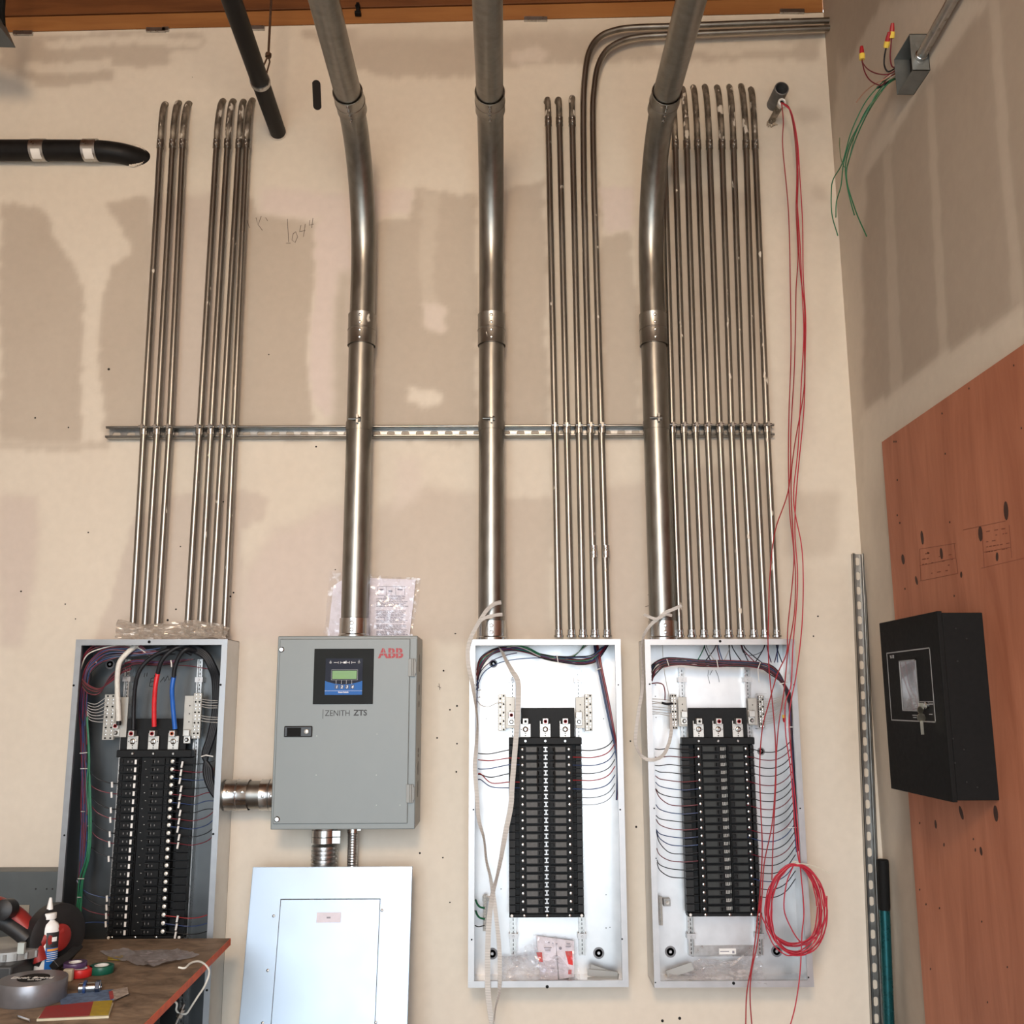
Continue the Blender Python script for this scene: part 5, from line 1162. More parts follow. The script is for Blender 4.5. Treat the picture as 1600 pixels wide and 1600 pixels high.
# ---------------- left panel
t1 = thing('panelboard', 'left open panelboard with dark interior and thick black, red, blue and white cables', 'electrical panel', (-1.411,0,.60), 'three open panelboards')
enclosure(t1, -1.413, -.915, .52, 1.956, .146, BOXI, fm=mat('flange_dim_reflection', (.34,.355,.37), .42, .8, .05, 30))  # flange colour greyed to stand for the darker room it reflects
screw_holes(t1, [(233.5,1003,.005),(115.5,1071,.0035),(345,1070,.0035),(101,1305,.003),(333.5,1303,.0035),(323.5,1547,.0035),(90,1480,.003)], .146)
zt1, h1, X1 = build_interior(t1, 1190, 1455.5, 22, (187,220), (236,266), (220,236), (184,187), (266,299), 'mark', [(207.5,1146),(240,1146),(271,1146)], (191,1123,290,1176), (183,1172,299,1183), [RINGR, RINGR, mat('orange_ring', (.60,.12,.03), .4)])
for px_, w_ in ((200.5,.020),(313,.020)):
    o_ = rail(t1, px_, 1030, 1640, .034, .018, (1061,) if px_ < 250 else (1062,))
neutral_bar(t1, 164,177, 177,197, 1085,1156, .075, lug=(181.5,1139,True)); neutral_bar(t1, 303,312, 289,303, 1083,1154, .075, lug=(292,1150,False))
kring(t1, 172, 1038, .016)
b = MB()
for k in range(22):   # bright terminal screws beside the right breaker column
    q = np.array([X1(270), 0, zt1-k*h1]); b.lathe([(.0062,0),(.0062,.003),(.0035,.0045),(0,.0045)], (q[0]+.0, -.080, q[2]), (0,-1,0), 10); b.box(q[0]-.009, q[0]+.009, -.0795, -.05, q[2]-h1*.4, q[2]+h1*.4, 1)
b.build('terminal_screw', [mat('bright_screw', (.85,.83,.76), .35, .3), BLK], t1)
# heavy cables
def cable(pts, r, m, name='feeder_cable'): return MB().tube(W(pts, .1, 8), r, 14).build(name, m, t1)
cable([(222,1002,.08),(212,1010,.10),(200,1019,.12),(188,1033,.125),(184,1050,.12),(183.5,1080,.11),(185,1110,.10),(185.5,1126,.095)], .0085, WHTC)
cable([(185.5,1124,.094),(185.5,1133,.092)], .0078, BLKW, 'cable_end')
cable([(300,1022,.09),(280,1014,.11),(255,1018,.12),(232,1031,.12),(217,1050,.12),(211,1075,.11),(209,1105,.10),(208.5,1140,.10)], .0068, BLKW)
cable([(305,1016,.09),(285,1010,.12),(266,1018,.13),(252,1034,.13),(246,1054,.12),(243.5,1058,.12)], .0072, BLKW)
cable([(246.5,1052,.12),(243,1072,.12),(241,1100,.11),(241,1135,.10)], .0076, REDB)
cable([(310,1018,.10),(292,1014,.13),(280,1026,.13),(273,1045,.125),(271.5,1060,.12)], .0072, BLKW)
cable([(272,1056,.12),(269,1075,.12),(270,1100,.11),(273.5,1139,.10)], .0076, BLUB)
for k in range(4):
    cable([(262+k*8,1012+k*1.2,.08),(295,1008+k*2.2,.10),(320-k,1018+k*2.5,.105),(334-k*2,1038+k*2,.10),(343-k*3,1066,.08),(343-k*3,1110,.07),(334-k*2.5,1150,.07),(324-k*2,1180,.07),(320+k*3,1200,.07),(322+k*3,1218,.07),(331+k*2,1238,.07),(341,1250,.07)], .0070, BLKW)
MB().tube([P(315,1182,.09), P(322,1180,.10), P(333,1182,.09)], .0022, 6).build('cable_tie', WHT, t1)
MB().tube([P(267,1032,.13), P(268,1037,.135), P(268,1042,.13)], .0022, 6).build('cable_tie', WHT, t1)
# bundle on the left
cols = [DREDW,BLUW,DREDW,BLKW,BLUW,DREDW,PURW,BLKW,BLUW,DREDW,BLKW,GRNW,GRNW,GRNW,GRNW]
for k in range(15):
    j = random.uniform(-1.2,1.2); o_ = (k-7)*.8
    top_ = [(235+k*4,1022-(k%5)*2,.09),(205,1013+k*1.3+j,.10),(170,1013+k*1.8,.11),(148,1026+k*1.8,.11),(133+k*.6,1048+k,.11)] if k < 11 else [(150+k,1200,.06)]
    tail = [(125+k*1.0+j,1100,.10),(126+k*.9-j,1150,.09),(128+k*.8+j,1205,.09),(128+k*.9,1260,.09),(127+k*.8+j,1310,.09),(125+k*.5,1370,.09),(122+k*.5,1400,.09)]
    if k >= 11: tail = [(133+k*.2,1120,.10),(135+k*.3,1180,.10)]+[(137+(k-11)*1.6,1230,.10),(138+(k-11)*2,1290,.10),(134+(k-11)*2,1340,.10),(125+(k-11)*1.5,1375,.10),(122+(k-11)*2,1410,.10),(114+(k-11)*4,1450,.10),(108+(k-11)*4,1490,.10)]; top_ = []
    pts = WJ(top_+tail, 1.5)
    wire_part(t1, pts, .1, .0022, cols[k], 'feeder_wire')
for k in range(7):
    wire_part(t1, [(128,1060+k*2,.11),(138,1070+k*2.2,.11),(155,1076+k*1.2,.10),(172,1066-k*1.5,.10),(190,1052-k*2,.09),(205,1046-k*2,.08)], .1, .0016, [DREDW,DREDW,BLKW,DREDW,BLKW,BLKW,DREDW][k], 'feeder_wire')
for k in range(3):
    wire_part(t1, [(126,1040+k*3,.11),(134,1020+k*3,.12),(150,1008+k*4,.12),(185,1004+k*2,.11),(215,1006+k*3,.10),(235,1022+k*2,.09)], .1, .0020, [DREDW,DREDW,WHTC][k], 'feeder_wire')
for k in range(6):
    wire_part(t1, [(290+k*3,1030,.08),(250,1034+k*1.2,.08),(215,1031+k*1.5,.08),(195,1036+k*1.5,.08)], .1, .0016, [DREDW,BLUW,DREDW,BLKW,DREDW,BLKW][k], 'feeder_wire')
wire_part(t1, [(240,1038,.07),(290,1040,.07),(330,1046,.07)], .1, .0014, DREDW, 'feeder_wire')
for k in range(7):
    wire_part(t1, [(132,1095+k*.5,.10),(138,1098+k*4,.09),(150,1100+k*4.6,.08),(164,1091+k*6.2,.08)], .1, .0013, GRYW, 'neutral_wire')
for k, yy in enumerate((1092,1095,1100,1103,1118,1121,1126)):
    wire_part(t1, [(312,yy,.08),(325,yy+2+k%2,.08),(340,yy+3,.08)], .1, .0012, GRYW, 'neutral_wire')
lw = [(1203,1224,'k'),(1222,1240,'r'),(1238,1264,'k'),(1252,1279,'r'),(1274,1301.5,'k'),(1292,1317,'r'),(1318,1340,'k'),(1383,1402,'b'),(1385,1416,'k'),(1412,1429,'r'),(1440,1442,'b')]
for ys, ye, m in lw:
    sx_ = 136 if ys < 1330 else 122
    wire_part(t1, [(sx_-2,ys-8,.09),(sx_+4,ys+3,.09),(sx_+16,ys+(ye-ys)*.65,.08),(sx_+34,ye-1,.075),(182-(ye-1220)*.06,ye+.5,.075),(194-(ye-1220)*.06,ye,.085)], .08, .0019 if m == 'k' else .0015, {'k':BLKW,'r':DREDW,'b':BLUW}[m])
    q = P(175-(ye-1224)*.045, ye+2, .082); MB().tube([q+np.array([-.001,0,.009]), q+np.array([.001,0,-.009])], .0034, 8).build('wire_tag', TAG, t1)
for k, m in enumerate('krbkrbkrbkr'):
    yr = 1190.5+12.64*k; xo = -k*.45
    wire_part(t1, [(270+xo,yr,.085),(285+xo,yr+1.5,.08),(305+xo,yr+3.5,.07),(322,yr+2-(4 if k > 3 else 0),.07),(335,yr-2-(10 if k > 6 else 0),.07)], .08, .0014, {'k':BLKW,'r':DREDW,'b':BLUW}[m])
    q = P(284.5+xo*1.2-(k%3)*1.2, yr+4, .086); MB().tube([q+np.array([.0015,0,.010]), q+np.array([-.0015,0,-.010])], .0034, 8).build('wire_tag', TAG, t1)
for k, m in ((19,'r'),(20,'b'),(21,'k')):
    yr = 1190.5+12.64*k
    wire_part(t1, [(258,yr,.085),(275,yr+2,.08),(292,yr+4,.07),(310,yr+3,.07),(324,yr-1,.07)], .08, .0015, {'k':BLKW,'r':REDW,'b':BLUW}[m])
    q = P(277-(k-19)*1.5, yr+5, .086); MB().tube([q+np.array([.0015,0,.010]), q+np.array([-.0015,0,-.010])], .0034, 8).build('wire_tag', TAG, t1)
b = MB()   # marker writing on the back plate
for st in ([(226,1052),(225,1058)],[(230,1051),(229,1057)],[(236,1060),(233,1072)],[(236,1060),(244,1058)],[(235,1066),(241,1064)],[(233,1072),(240,1073)],[(250,1066),(256,1058),(257,1065),(262,1056),(264,1063),(268,1058)]):
    b.tube([P(x, y, .0045) for x, y in st], .0010, 5)
b.build('marker_stroke', INK, t1)
for p0, p1 in [((125,1177),(136,1176)),((126,1201),(136,1201)),((127,1268),(132,1268)),((122,1373),(131,1373)),((121,1402),(127,1402)),((149,1032),(152,1038))]:
    MB().tube([P(*p0,.10), P((p0[0]+p1[0])/2,(p0[1]+p1[1])/2,.115), P(*p1,.10)], .0018, 6).build('cable_tie', WHT, t1)
# dusty plastic wrapped over the conduit ends on top of the left panel
t = thing('plastic_wrap', 'dusty clear plastic wrap bunched over conduit ends on top of the left panel', 'plastic wrap', P(270, 998, .08))
b = MB(); b.sheet(P(188,972,.075), P(355,976,.075), P(352,999,.10), P(180,998,.10), 34, .020, 22, 5)
b.sheet(P(290,968,.080), P(350,976,.080), P(352,998,.09), P(285,990,.09), 16, .018, 26, 8); b.build('film', FILM2, t)

# ------------------------------------------------------------------ contents of the panels
def bag(name, quads, label, m=FILM, n=20, amp=.016, sc=20, group=None):
    b = MB()
    for i, (q, d) in enumerate(quads): b.sheet(*[P(x, y, dd) for (x, y), dd in zip(q, d)], n, amp, sc, i*3+len(quads))
    return tag(b.build(name, m), label, 'plastic bag', group)
zf2 = .884
bag('plastic_bag', [(((786,1496),(870,1488),(905,1532),(780,1536)), (.02,.03,.12,.10)), (((800,1488),(840,1478),(860,1534),(790,1534)), (.04,.05,.10,.12))], 'crumpled clear plastic bag lying in the bottom of the middle panel')
# literature packet
t = thing('literature_packet', 'plastic packet of leaflets with red blocks standing in the bottom of the middle panel', 'leaflets', P(865, 1533, .05))
b = MB(); b.prism([P(838,1462,.018),P(868,1466,.018),P(872,1532,.07),P(845,1530,.07)], (0,-.002,0)); b.prism([P(868,1466,.022),P(897,1470,.022),P(897,1526,.075),P(874,1530,.075)], (0,-.002,0)); b.build('leaflet', PAPER, t)
b = MB(); b.prism([P(883,1486,.040),P(894,1486,.040),P(895,1508,.060),P(888,1506,.058)], (0,-.003,0)); b.prism([P(838,1488,.040),P(847,1488,.040),P(848,1503,.055),P(842,1502,.052)], (0,-.003,0)); b.prism([P(888,1515,.066),P(893,1515,.066),P(893,1522,.072),P(888,1522,.072)], (0,-.003,0)); b.build('red_block', mat('leaflet_red', (.62,.02,.02), .5), t)
b = MB()
for x0_, y_, w_ in [(856,1472,3),(862,1473,3),(868,1474,3),(850,1480,12),(852,1484,8),(868,1492,4),(868,1498,5),(870,1504,4),(860,1512,6),(885,1474,6),(884,1478,8)]: b.prism([P(x0_,y_,.040),P(x0_+w_,y_,.040),P(x0_+w_,y_+1.2,.041),P(x0_,y_+1.2,.041)], (0,-.012,0)) if False else b.prism([P(x0_,y_,.034+(y_-1466)*.001),P(x0_+w_,y_,.034+(y_-1466)*.001),P(x0_+w_,y_+1.2,.035+(y_-1466)*.001),P(x0_,y_+1.2,.035+(y_-1466)*.001)], (0,-.001,0))
b.disc(P(875.5,1481.5,.042), .0048, .001, 14); b.build('print', PRNT, t)
b = MB(); b.sheet(P(832,1458,.030), P(900,1466,.030), P(905,1534,.090), P(838,1534,.090), 22, .010, 18, 17); b.build('sleeve', FILM3, t)
def filler(x0_, y0_, ang, w_, h_, d, label, P_=.0):
    q = P(x0_, y0_, d); c_, s_ = cos(ang), sin(ang); pts = [(0,0),(w_,0),(w_,h_),(0,h_)]
    return tag(MB().prism([(q[0]+u*c_-v*s_, -d+v*.5, q[2]+u*s_+v*c_) for u, v in pts], (0,-.004,0)).build('filler_plate', GREYP, bevel=.0008), label, 'filler plate', 'grey filler plates')
filler(918, 1535, 0, .096, .014, .09, 'grey filler plate lying flat at the bottom of the stack in the middle panel corner')
filler(918, 1524, -.10, .096, .018, .075, 'grey filler plate, middle one of the stack in the middle panel corner')
filler(921, 1516, -.32, .095, .018, .060, 'grey filler plate tilted on top of the stack in the middle panel corner')
filler(1044, 1529, .30, .088, .022, .06, 'tilted grey filler plate in the bottom left of the right panel')
bag('plastic_bag', [(((1045,1515),(1100,1508),(1110,1532),(1040,1532)), (.02,.03,.11,.11)), (((1090,1495),(1150,1500),(1170,1530),(1085,1530)), (.02,.02,.12,.12)), (((1140,1505),(1180,1478),(1198,1538),(1150,1532)), (.03,.03,.148,.13))], 'crumpled clear plastic bag spilling over the bottom lip of the right panel')

# ------------------------------------------------------------------ pull tapes
TAPE, N_, L_, b_ = newmat('woven_pull_tape')
tc_ = N_.new('ShaderNodeTexCoord'); wv = N_.new('ShaderNodeTexWave'); wv.bands_direction = 'Z'; wv.inputs['Scale'].default_value = 70; wv.inputs['Distortion'].default_value = .5
rp_ = N_.new('ShaderNodeValToRGB'); rp_.color_ramp.elements[0].color = (.36,.345,.32,1); rp_.color_ramp.elements[1].color = (.66,.64,.61,1)
L_.new(tc_.outputs['Object'], wv.inputs[0]); L_.new(wv.outputs[0], rp_.inputs[0]); L_.new(rp_.outputs[0], b_.inputs['Base Color']); b_.inputs['Roughness'].default_value = .7
def tape(paths, label):
    t = thing('pull_tape', label, 'pull tape', P(paths[0][0][-1][0], paths[0][0][-1][1], .2), 'flat woven pull tapes')
    for pts, wd in paths:
        c = cr([P(p[0], p[1], p[2]) for p in pts], 10); angs = np.interp(np.linspace(0, 1, len(c)), np.linspace(0, 1, len(pts)), [p[3] for p in pts])
        MB().ribbon(c, wd, .0012, list(angs)).build('tape', TAPE, t)
tape([([(783,941,.135,.9),(772,944,.15,.6),(761,953,.16,.4),(752,966,.165,.3),(745,978,.165,.2),(736,996,.16,.1),(731,1015,.155,0),(732,1040,.155,0),(738,1068,.156,.5),(743,1100,.158,1.1),(746,1130,.158,1.2),(744,1170,.158,.6),(742,1200,.158,.1),(745,1240,.158,0),(748,1280,.156,.5),(756,1310,.15,1.1),(760,1345,.15,1.0),(766,1370,.15,.9),(771,1400,.152,.2),(776,1440,.155,0),(780,1480,.157,.2),(781,1520,.160,.2),(780,1550,.160,.9),(774,1575,.16,1.1),(771,1600,.16,1.2)], .013),
      ([(785,960,.15,.5),(775,961,.16,.2),(762,964,.168,.1),(753,968,.17,.1),(749,972,.165,.3)], .011)], 'white woven pull tape falling down the left edge of the middle panel')
tape([([(781,1010,.10,.9),(790,1030,.12,.8),(800,1048,.135,.5),(809,1064,.14,.2),(810,1090,.145,0),(808,1130,.148,0),(804,1180,.148,0),(800,1230,.15,0),(798,1260,.15,0),(790,1300,.15,.2),(783,1340,.15,.7),(776,1372,.156,1.0),(769,1400,.158,.6),(764,1440,.158,.1),(762,1490,.160,0),(762,1540,.162,0),(765,1575,.162,.2),(770,1605,.162,.3)], .0165)], 'white woven pull tape crossing the left breakers of the middle panel')
tape([([(1065,946,.16,.5),(1052,952,.165,.3),(1040,957,.165,.2),(1028,967,.165,.2),(1018,975,.16,.3),(1007,990,.155,.7),(1003,1010,.152,1.0),(1004,1050,.15,.9),(1003,1080,.15,.4),(998,1110,.15,.1),(994,1140,.15,0),(993,1160,.15,.3),(1000,1178,.15,.8),(1010,1186,.152,.4),(1022,1187,.155,.1),(1036,1180,.14,.0),(1045,1162,.12,.1),(1049,1140,.105,.2),(1048,1115,.10,.6)], .011),
      ([(1050,962,.150,.3),(1040,960,.162,.2),(1026,967,.170,.1),(1015,964,.165,.2),(1006,960,.15,.3)], .010)], 'white woven pull tape looping out of the left edge of the right panel')

# ------------------------------------------------------------------ left: grey wireway, hanging box
t = thing('wireway', 'dark grey steel wireway on the wall behind the red saw, lower left', 'wireway', (-2.0,0,.9))
a = P(0, 1362, .09); c = P(88, 1362, .09)
MB().box(XL+.05, -1.425, -.09, -.001, .86, a[2]).build('body', mat('dark_grey_paint', (.085,.10,.105), .45, 0, .06, 20), t, bevel=.002)
b = MB()
for x in (56, 73, 82): q = P(x, 1389, .09); b.disc((q[0], -.09, q[2]), .0028, .0012, 8)
b.build('rivet_hole', BLKD, t)
a = P(25, 1414, .09); c = P(44, 1444, .09); MB().box(a[0], c[0], -.093, -.09, c[2], a[2]).build('cover_plate', mat('beige_plate', (.28,.25,.20), .6), t)
t = thing('hanging_box', 'grey sheet metal box corner hanging at the top left of the room', 'metal box', P(5, 60, .35))
q0 = P(11, 42, .40); q1 = P(25, 75, .40)
MB().prism([P(-30,30,.35),P(10,42,.35),P(25,75,.35),P(-40,73,.35)], (0,-.12,0)).build('body', mat('box_grey', (.12,.135,.14), .5, .2, .08, 20), t, bevel=.002)
b = MB(); b.tube([P(4,40,.38),P(3,20,.38),P(5,-20,.38)], .010, 10); b.build('hanging_strap', BLKP, t)
b = MB(); b.cyl(tuple(P(5,-20,.38)), tuple(P(5,-20,.38)+np.array([0,0,.3])), .006, 8); b.build('hanger_rod', IRON, t)
q = P(559, 0, .05); t = thing('clip', 'small black clip screwed to the timber between two large conduits', 'clip', P(559, 22, .01))
a = P(559, 22, .02)
b = MB(); b.box(a[0]-.012, a[0]+.012, -.025, -.006, a[2], a[2]+.012); b.box(a[0]-.006, a[0]+.006, -.030, -.006, a[2]+.010, a[2]+.045); b.lathe([(.010,0),(.010,.012)], (a[0],-.018,a[2]+.03), (0,-1,0), 10); b.build('body', BLKP, t, bevel=.001)

# ------------------------------------------------------------------ work bench and the things on it
BZ = 1.04
c_br = PZ(360, 1466, BZ); c_fr = PZ(225, 1600, BZ); ed = c_fr-c_br; ed /= ed[1]  # per metre y
cf = c_br+ed*(-1.45-c_br[1]); bl = PZ(60, 1478, BZ)
xl_ = XL+.15
t = thing('workbench', 'makeshift workbench with stained plywood top and orange painted edge, lower left', 'workbench', (-1.6,-.8,0))
poly = [(xl_, c_br[1]-.02), (c_br[0], c_br[1]), (cf[0], cf[1]), (xl_, cf[1])]
MB().prism([(x, y, BZ-.019) for x, y in poly], (0,0,.019)).build('top', BENCH, t, smooth=False)
e0 = np.array([c_br[0],c_br[1],0]); e1 = np.array([cf[0],cf[1],0]); 
MB().prism([e0+[.0003,0,BZ-.0195], e1+[.0003,0,BZ-.0195], e1+[.0015,0,BZ-.0195], e0+[.0015,0,BZ-.0195]], (0,0,.0200)).build('painted_edge', EDGE, t, smooth=False)
MB().box(xl_+.2, c_br[0]-.14, -1.35, -.32, BZ-.12, BZ-.022).build('apron', mat('dark_frame', (.015,.018,.020), .6), t, bevel=.003)
for x in (xl_+.25, c_br[0]-.19):
    for y in (-1.30, -.37): MB().box(x-.03, x+.03, y-.03, y+.03, 0, BZ-.12).build('leg', bpy.data.materials['dark_frame'], t, bevel=.003)
MB().box(xl_+.25, c_br[0]-.15, -.42, -.36, .05, BZ-.12).build('back_board', bpy.data.materials['dark_frame'], t)
ZT = BZ+.0005
def B(x, y, z=ZT): return PZ(x, y, z)
# duct tape roll
def tape_roll(name, x, y, rpx, h, m, inner, label, cat='tape roll', group=None, z=ZT, core=WHT, lab=None):
    q = B(x, y, z+h); e = B(x+rpx, y, z+h); r = abs(e[0]-q[0]); t = thing(name, label, cat, (q[0],q[1],z), group)
    MB().lathe([(r*inner,0),(r-.001,0),(r,.002),(r,h-.002),(r-.001,h),(r*inner,h),(r*inner,0)], (q[0],q[1],z), (0,0,1), 40).build('tape', m, t)
    MB().lathe([(r*inner-.002,.0005),(r*inner,.0005),(r*inner,h+.0005),(r*inner-.002,h+.0005),(r*inner-.002,.0005)], (q[0],q[1],z), (0,0,1), 32).build('core', core, t)
    return t, q, r
DUCT = mat('grey_duct_tape', (.22,.22,.235), .33, .55, .08, 40, .05)
t, q, r = tape_roll('duct_tape_roll', 52.5, 1528, 50, .050, DUCT, .46, 'wide grey duct tape roll with black core label at the bench front')
k = MB(); k.lathe([(r*.0,.0498),(r*.47,.0498),(r*.47,.0512),(r*.0,.0512)], (q[0],q[1],ZT), (0,0,1), 32); lb = k.build('core_label', BLKP, t)
text('Duck Brand', .021, (q[0]-.052, q[1]-.010, ZT+.0516), WHT, lb, rot=Matrix.Identity(4), bold=.0004)
text('duct tape', .009, (q[0]-.005, q[1]-.024, ZT+.0516), WHT, lb, rot=Matrix.Identity(4))
G = 'small rolls of electrical tape'
tape_roll('tape_roll', 126, 1513, 17.5, .019, mat('red_tape', (.60,.025,.025), .35), .55, 'small red electrical tape roll under the purple one', group=G)
tape_roll('tape_roll', 118, 1503, 17.5, .012, mat('purple_tape', (.08,.045,.12), .35), .55, 'small purple electrical tape roll resting on the red one', group=G, z=ZT+.0195)
tape_roll('tape_roll', 159, 1508, 18.5, .019, mat('green_tape', (.005,.10,.065), .35), .58, 'small green electrical tape roll on the bench', group=G)
q = B(106, 1533); tag(MB().box(q[0]-.012, q[0]+.012, q[1]-.008, q[1]+.008, ZT, ZT+.030).build('tape_stub', mat('cream_card', (.50,.46,.36), .6), bevel=.003), 'small cream cardboard piece between the duct tape and red tape', 'cardboard')
# glue bottle
q = B(70, 1520); t = thing('glue_bottle', 'white squeeze glue bottle with pointed nozzle and blue label on the bench', 'glue bottle', q)
s1_ = (B(92,1520)[0]-B(55,1520)[0])/2; r = s1_*.92
b = MB(); b.lathe([(r*.9,0),(r,.004),(r,.108),(r*.97,.117),(r*.86,.125),(r*.60,.131),(r*.50,.134),(r*.50,.139)], (q[0],q[1],ZT), (0,0,1), 28)
b.v = [(v[0], q[1]+(v[1]-q[1])*.72, v[2]) for v in b.v]; b.build('body', WHT, t)
MB().lathe([(r*.60,.137),(r*.64,.138),(r*.64,.151),(r*.58,.153),(r*.2,.154)], (q[0],q[1],ZT), (0,0,1), 24).build('cap', WHT, t)
MB().lathe([(.0022,.153),(.0022,.160),(.0085,.161),(.0074,.168),(.0038,.189),(.0030,.191),(0,.1915)], (q[0],q[1],ZT), (0,0,1), 16).build('nozzle', WHT, t)
def lab(name, z0, z1, m, a0=-.95, a1=.55, e=.0006):
    k = MB(); vs = []; n = 12
    for zz in (z0, z1):
        for j in range(n+1):
            a = -pi/2+.55+a0+(a1-a0)*j/n; a = -pi/2 + (a0+(a1-a0)*j/n) + .95
            vs.append((q[0]+(r+e)*cos(a), q[1]+(r*.72+e)*sin(a), ZT+zz))
    k.add(vs, [(j, j+1, n+2+j, n+1+j) for j in range(n)]); return k.build(name, m, t)
lab('label', .012, .105, bpy.data.materials['display_blue'], -.75, .85)
lab('label_top', .066, .105, INK, -.75, .85, .0010); lab('label_stripe', .058, .064, mat('orange_print', (.65,.28,.05), .5), -.6, .6, .0014)
for k_, zz in enumerate((.053,.048,.043,.038,.033)): lab('label_line', zz, zz+.0015, WHT, -.6, .6, .0014)
lab('label_line', .082, .093, WHT, -.55, .25, .0014)
# conduit connector lying on the bench
q = B(140, 1543, ZT+.013); t = thing('conduit_connector', 'small shiny zinc conduit connector lying on the bench', 'pipe fitting', q)
MB().lathe([(.0105,-.026),(.0125,-.024),(.0125,-.012),(.0128,-.010),(.0128,.012),(.0122,.012),(.0122,.026),(.0095,.027),(.0095,-.02)], q, (1,.18,0), 24).build('body', FIT, t)
MB().lathe([(.0165,-.014),(.0175,-.013),(.0175,-.008),(.0165,-.007)], q, (1,.18,0), 20).build('lock_ring', BLUW, t); MB().lathe([(.0150,.014),(.0165,.015),(.0165,.024),(.0150,.025)], q, (1,.18,0), 6).build('end_nut', mat('blued_nut', (.10,.13,.20), .3, .9), t)
# blade packs
t = thing('blade_pack', 'worn blue cardboard saw blade sleeve on the bench', 'blade pack', B(140, 1565), 'cardboard blade sleeves')
MB().prism([B(92,1557),B(96,1574),B(178,1563),B(177,1548)], (0,0,.004)).build('sleeve', mat('faded_blue_card', (.10,.16,.28), .7, 0, .35, 60), t)
MB().prism([B(174,1548,ZT+.0042),B(178,1563,ZT+.0042),B(201,1553,ZT+.0042),B(199,1543,ZT+.0042)], (0,0,.0012)).build('torn_end', mat('torn_card', (.36,.31,.27), .8, 0, .35, 60), t)
MB().prism([B(170,1550,ZT+.0042),B(172,1562,ZT+.0042),B(178,1560,ZT+.0042),B(176,1549,ZT+.0042)], (0,0,.0016)).build('red_corner', mat('faded_red_card', (.35,.05,.05), .7, 0, .2, 60), t)
t = thing('blade_pack', 'red and yellow cardboard saw blade sleeve in front of the blue one', 'blade pack', B(115, 1590), 'cardboard blade sleeves')
z5 = ZT+.0062
MB().prism([B(57,1596),B(170,1591),B(177,1570),B(72,1578)], (0,0,.005)).build('sleeve', mat('cream_card_edge', (.55,.50,.36), .6), t)
MB().prism([B(60,1591,z5),B(140,1587,z5),B(146,1565,z5),B(72,1573,z5)], (0,0,.0006)).build('red_face', mat('red_card', (.30,.02,.02), .5, 0, .15, 60), t)
MB().prism([B(140,1587,z5),B(169,1586,z5),B(176,1563,z5),B(146,1565,z5)], (0,0,.0006)).build('yellow_face', mat('yellow_card', (.42,.30,.02), .5, 0, .15, 60), t)
q = B(36, 1592); tag(MB().prism([B(26,1588),B(28,1592),B(46,1598),B(47,1595)], (0,0,.004)).build('metal_bit', FIT, bevel=.001), 'tiny silver metal bit at the front of the bench', 'metal bit')
# bag with paper
b = MB(); b.sheet(B(197,1484,ZT+.004), B(272,1484,ZT+.004), B(312,1492,ZT+.004), B(240,1512,ZT+.004), 18, .005, 22, 2, nrm=(0,0,1)); b.sheet(B(155,1487,ZT+.004), B(200,1482,ZT+.004), B(240,1511,ZT+.004), B(190,1503,ZT+.004), 12, .005, 22, 6, nrm=(0,0,1))
t = thing('plastic_bag', 'flat clear plastic bag with leaflets lying on the bench top', 'plastic bag', B(235, 1497)); b.build('film', FILMB, t)
MB().prism([B(207,1486,ZT+.001),B(268,1487,ZT+.001),B(295,1493,ZT+.001),B(238,1506,ZT+.001),B(203,1498,ZT+.001)], (0,0,.002)).build('leaflet', mat('greyish_leaflet', (.36,.34,.37), .6, 0, .2, 40), t)
MB().prism([B(170,1490,ZT+.001),B(190,1489,ZT+.001),B(194,1501,ZT+.001),B(168,1500,ZT+.001)], (0,0,.002)).build('yellow_leaflet', mat('yellow_leaflet', (.30,.22,.03), .6, 0, .2, 40), t)
# red and black saw at the left edge
t = thing('miter_saw', 'red and black power saw standing on the bench behind the duct tape', 'power saw', B(30, 1510))
SR = mat('saw_red', (.26,.018,.015), .45, 0, .15, 30); SK = mat('saw_black', (.013,.013,.014), .5, 0, .2, 40); SA = mat('saw_aluminium', (.34,.34,.33), .45, .6, .12, 30)
yb = .62
q0 = B(0, 1515); q1 = B(52, 1512)
def D(x, y, d=.60): return P(x, y, d)
MB().box(-2.2, D(52,1500)[0], -.72, -.46, ZT, D(0,1492)[2]).build('base', mat('saw_base', (.035,.038,.04), .5), t, bevel=.006)
b = MB(); b.lathe([(.10,0),(.10,.022),(.094,.026),(0,.026)], (D(14,1490)[0], -.58, D(0,1492)[2]), (0,0,1), 36)
for k in range(24): a = 2*pi*k/24; b.box(D(14,1490)[0]+.099*cos(a)-.004, D(14,1490)[0]+.099*cos(a)+.004, -.58+.099*sin(a)-.004, -.58+.099*sin(a)+.004, D(0,1492)[2]+.002, D(0,1492)[2]+.018)
b.build('turntable', SA, t)
MB().tube(cr([D(-40,1408),D(-10,1412),(D(14,1422)),D(34,1438),D(50,1458),D(60,1478),D(66,1500)], 6), [.030]*37, 16, flat=.7).build('arm', SR, t)
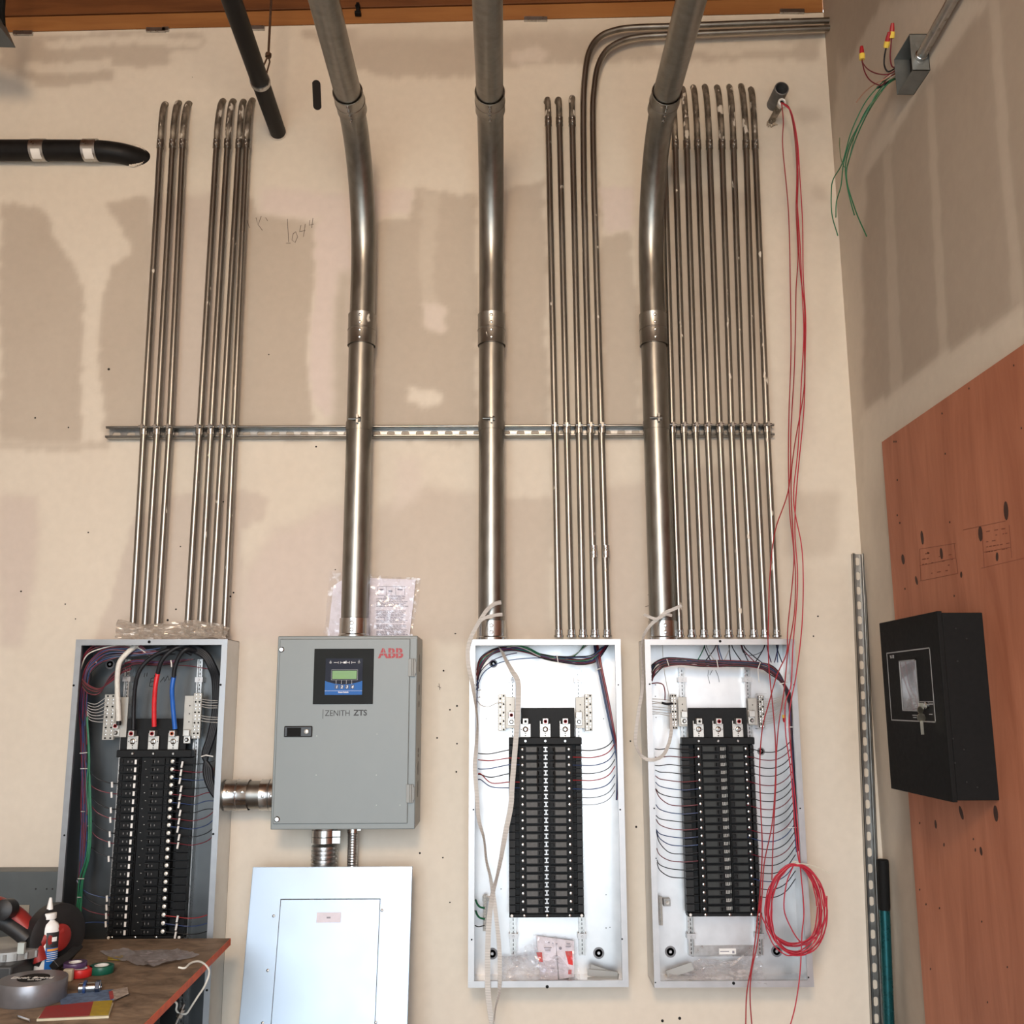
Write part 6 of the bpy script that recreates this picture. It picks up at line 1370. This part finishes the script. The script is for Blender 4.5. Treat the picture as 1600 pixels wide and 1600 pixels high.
MB().tube(cr([D(-20,1440,.62),D(5,1440,.62),D(25,1452,.62),D(45,1468,.62)], 6), .022, 14).build('handle', SK, t)
MB().lathe([(.022,-.02),(.026,-.01),(.026,.03),(.018,.034),(0,.035)], D(12,1420,.64), (0,-1,.1), 18).build('lock_knob', SK, t)
b = MB(); q = D(85, 1462, .56); b.lathe([(.075,-.018),(.085,-.014),(.085,.016),(.072,.022),(.03,.024),(.03,.034),(0,.035)], q, (.85,-.5,0), 36)
b.build('blade_guard', SK, t)
MB().lathe([(.035,0),(.035,.012),(.028,.016),(0,.017)], q+np.array([.015,-.018,.0]), (.85,-.5,0), 24).build('guard_hub', SR, t)
MB().tube([D(58,1475,.60), D(78,1460,.59), D(98,1452,.57)], [.026,.022,.015], 14).build('motor', SR, t)
MB().tube([D(84,1510,.62), D(100,1500,.58), D(123,1479,.50)], [.016,.016,.014], 4).build('fence_bar', SK, t, bevel=.002)
q = D(34,1480,.66); MB().box(q[0]-.009, q[0]+.009, q[1]-.006, q[1]+.006, q[2]-.016, q[2]+.012).build('scale_tab', mat('pale_tab', (.42,.46,.44), .5), t, bevel=.001)
# hook hanging over the bench edge
t = thing('wire_hook', 'white bent wire hook with threaded rod hanging over the bench edge', 'wire hook', P(300, 1560, .62))
HW = mat('white_coated_wire', (.66,.66,.60), .4)
MB().tube(W([(278.8,1511.5,.66),(288.8,1512.5,.66),(297.5,1505,.63),(310,1502,.60),(321,1507.5,.58),(327,1519,.57),(320,1540,.57),(309,1557,.57),(300,1571,.57),(292,1583,.57),(286,1584,.57),(280,1583,.57),(275.5,1578,.57),(276.5,1569,.57),(273,1565,.58),(267.5,1565,.60)], .6, 5), .0026, 8).build('wire', HW, t)
MB().tube([P(288,1569,.572), P(274,1602,.572)], .0028, 8).build('threaded_rod', GALV, t)
b = MB(); dr_ = P(274,1602,.572)-P(288,1569,.572)
b.lathe([(.0075,0),(.0075,.008)], P(285,1577,.572), dr_, 6).lathe([(.0085,0),(.0085,.009)], P(282,1584,.572), dr_, 6); b.build('nut', FIT, t)
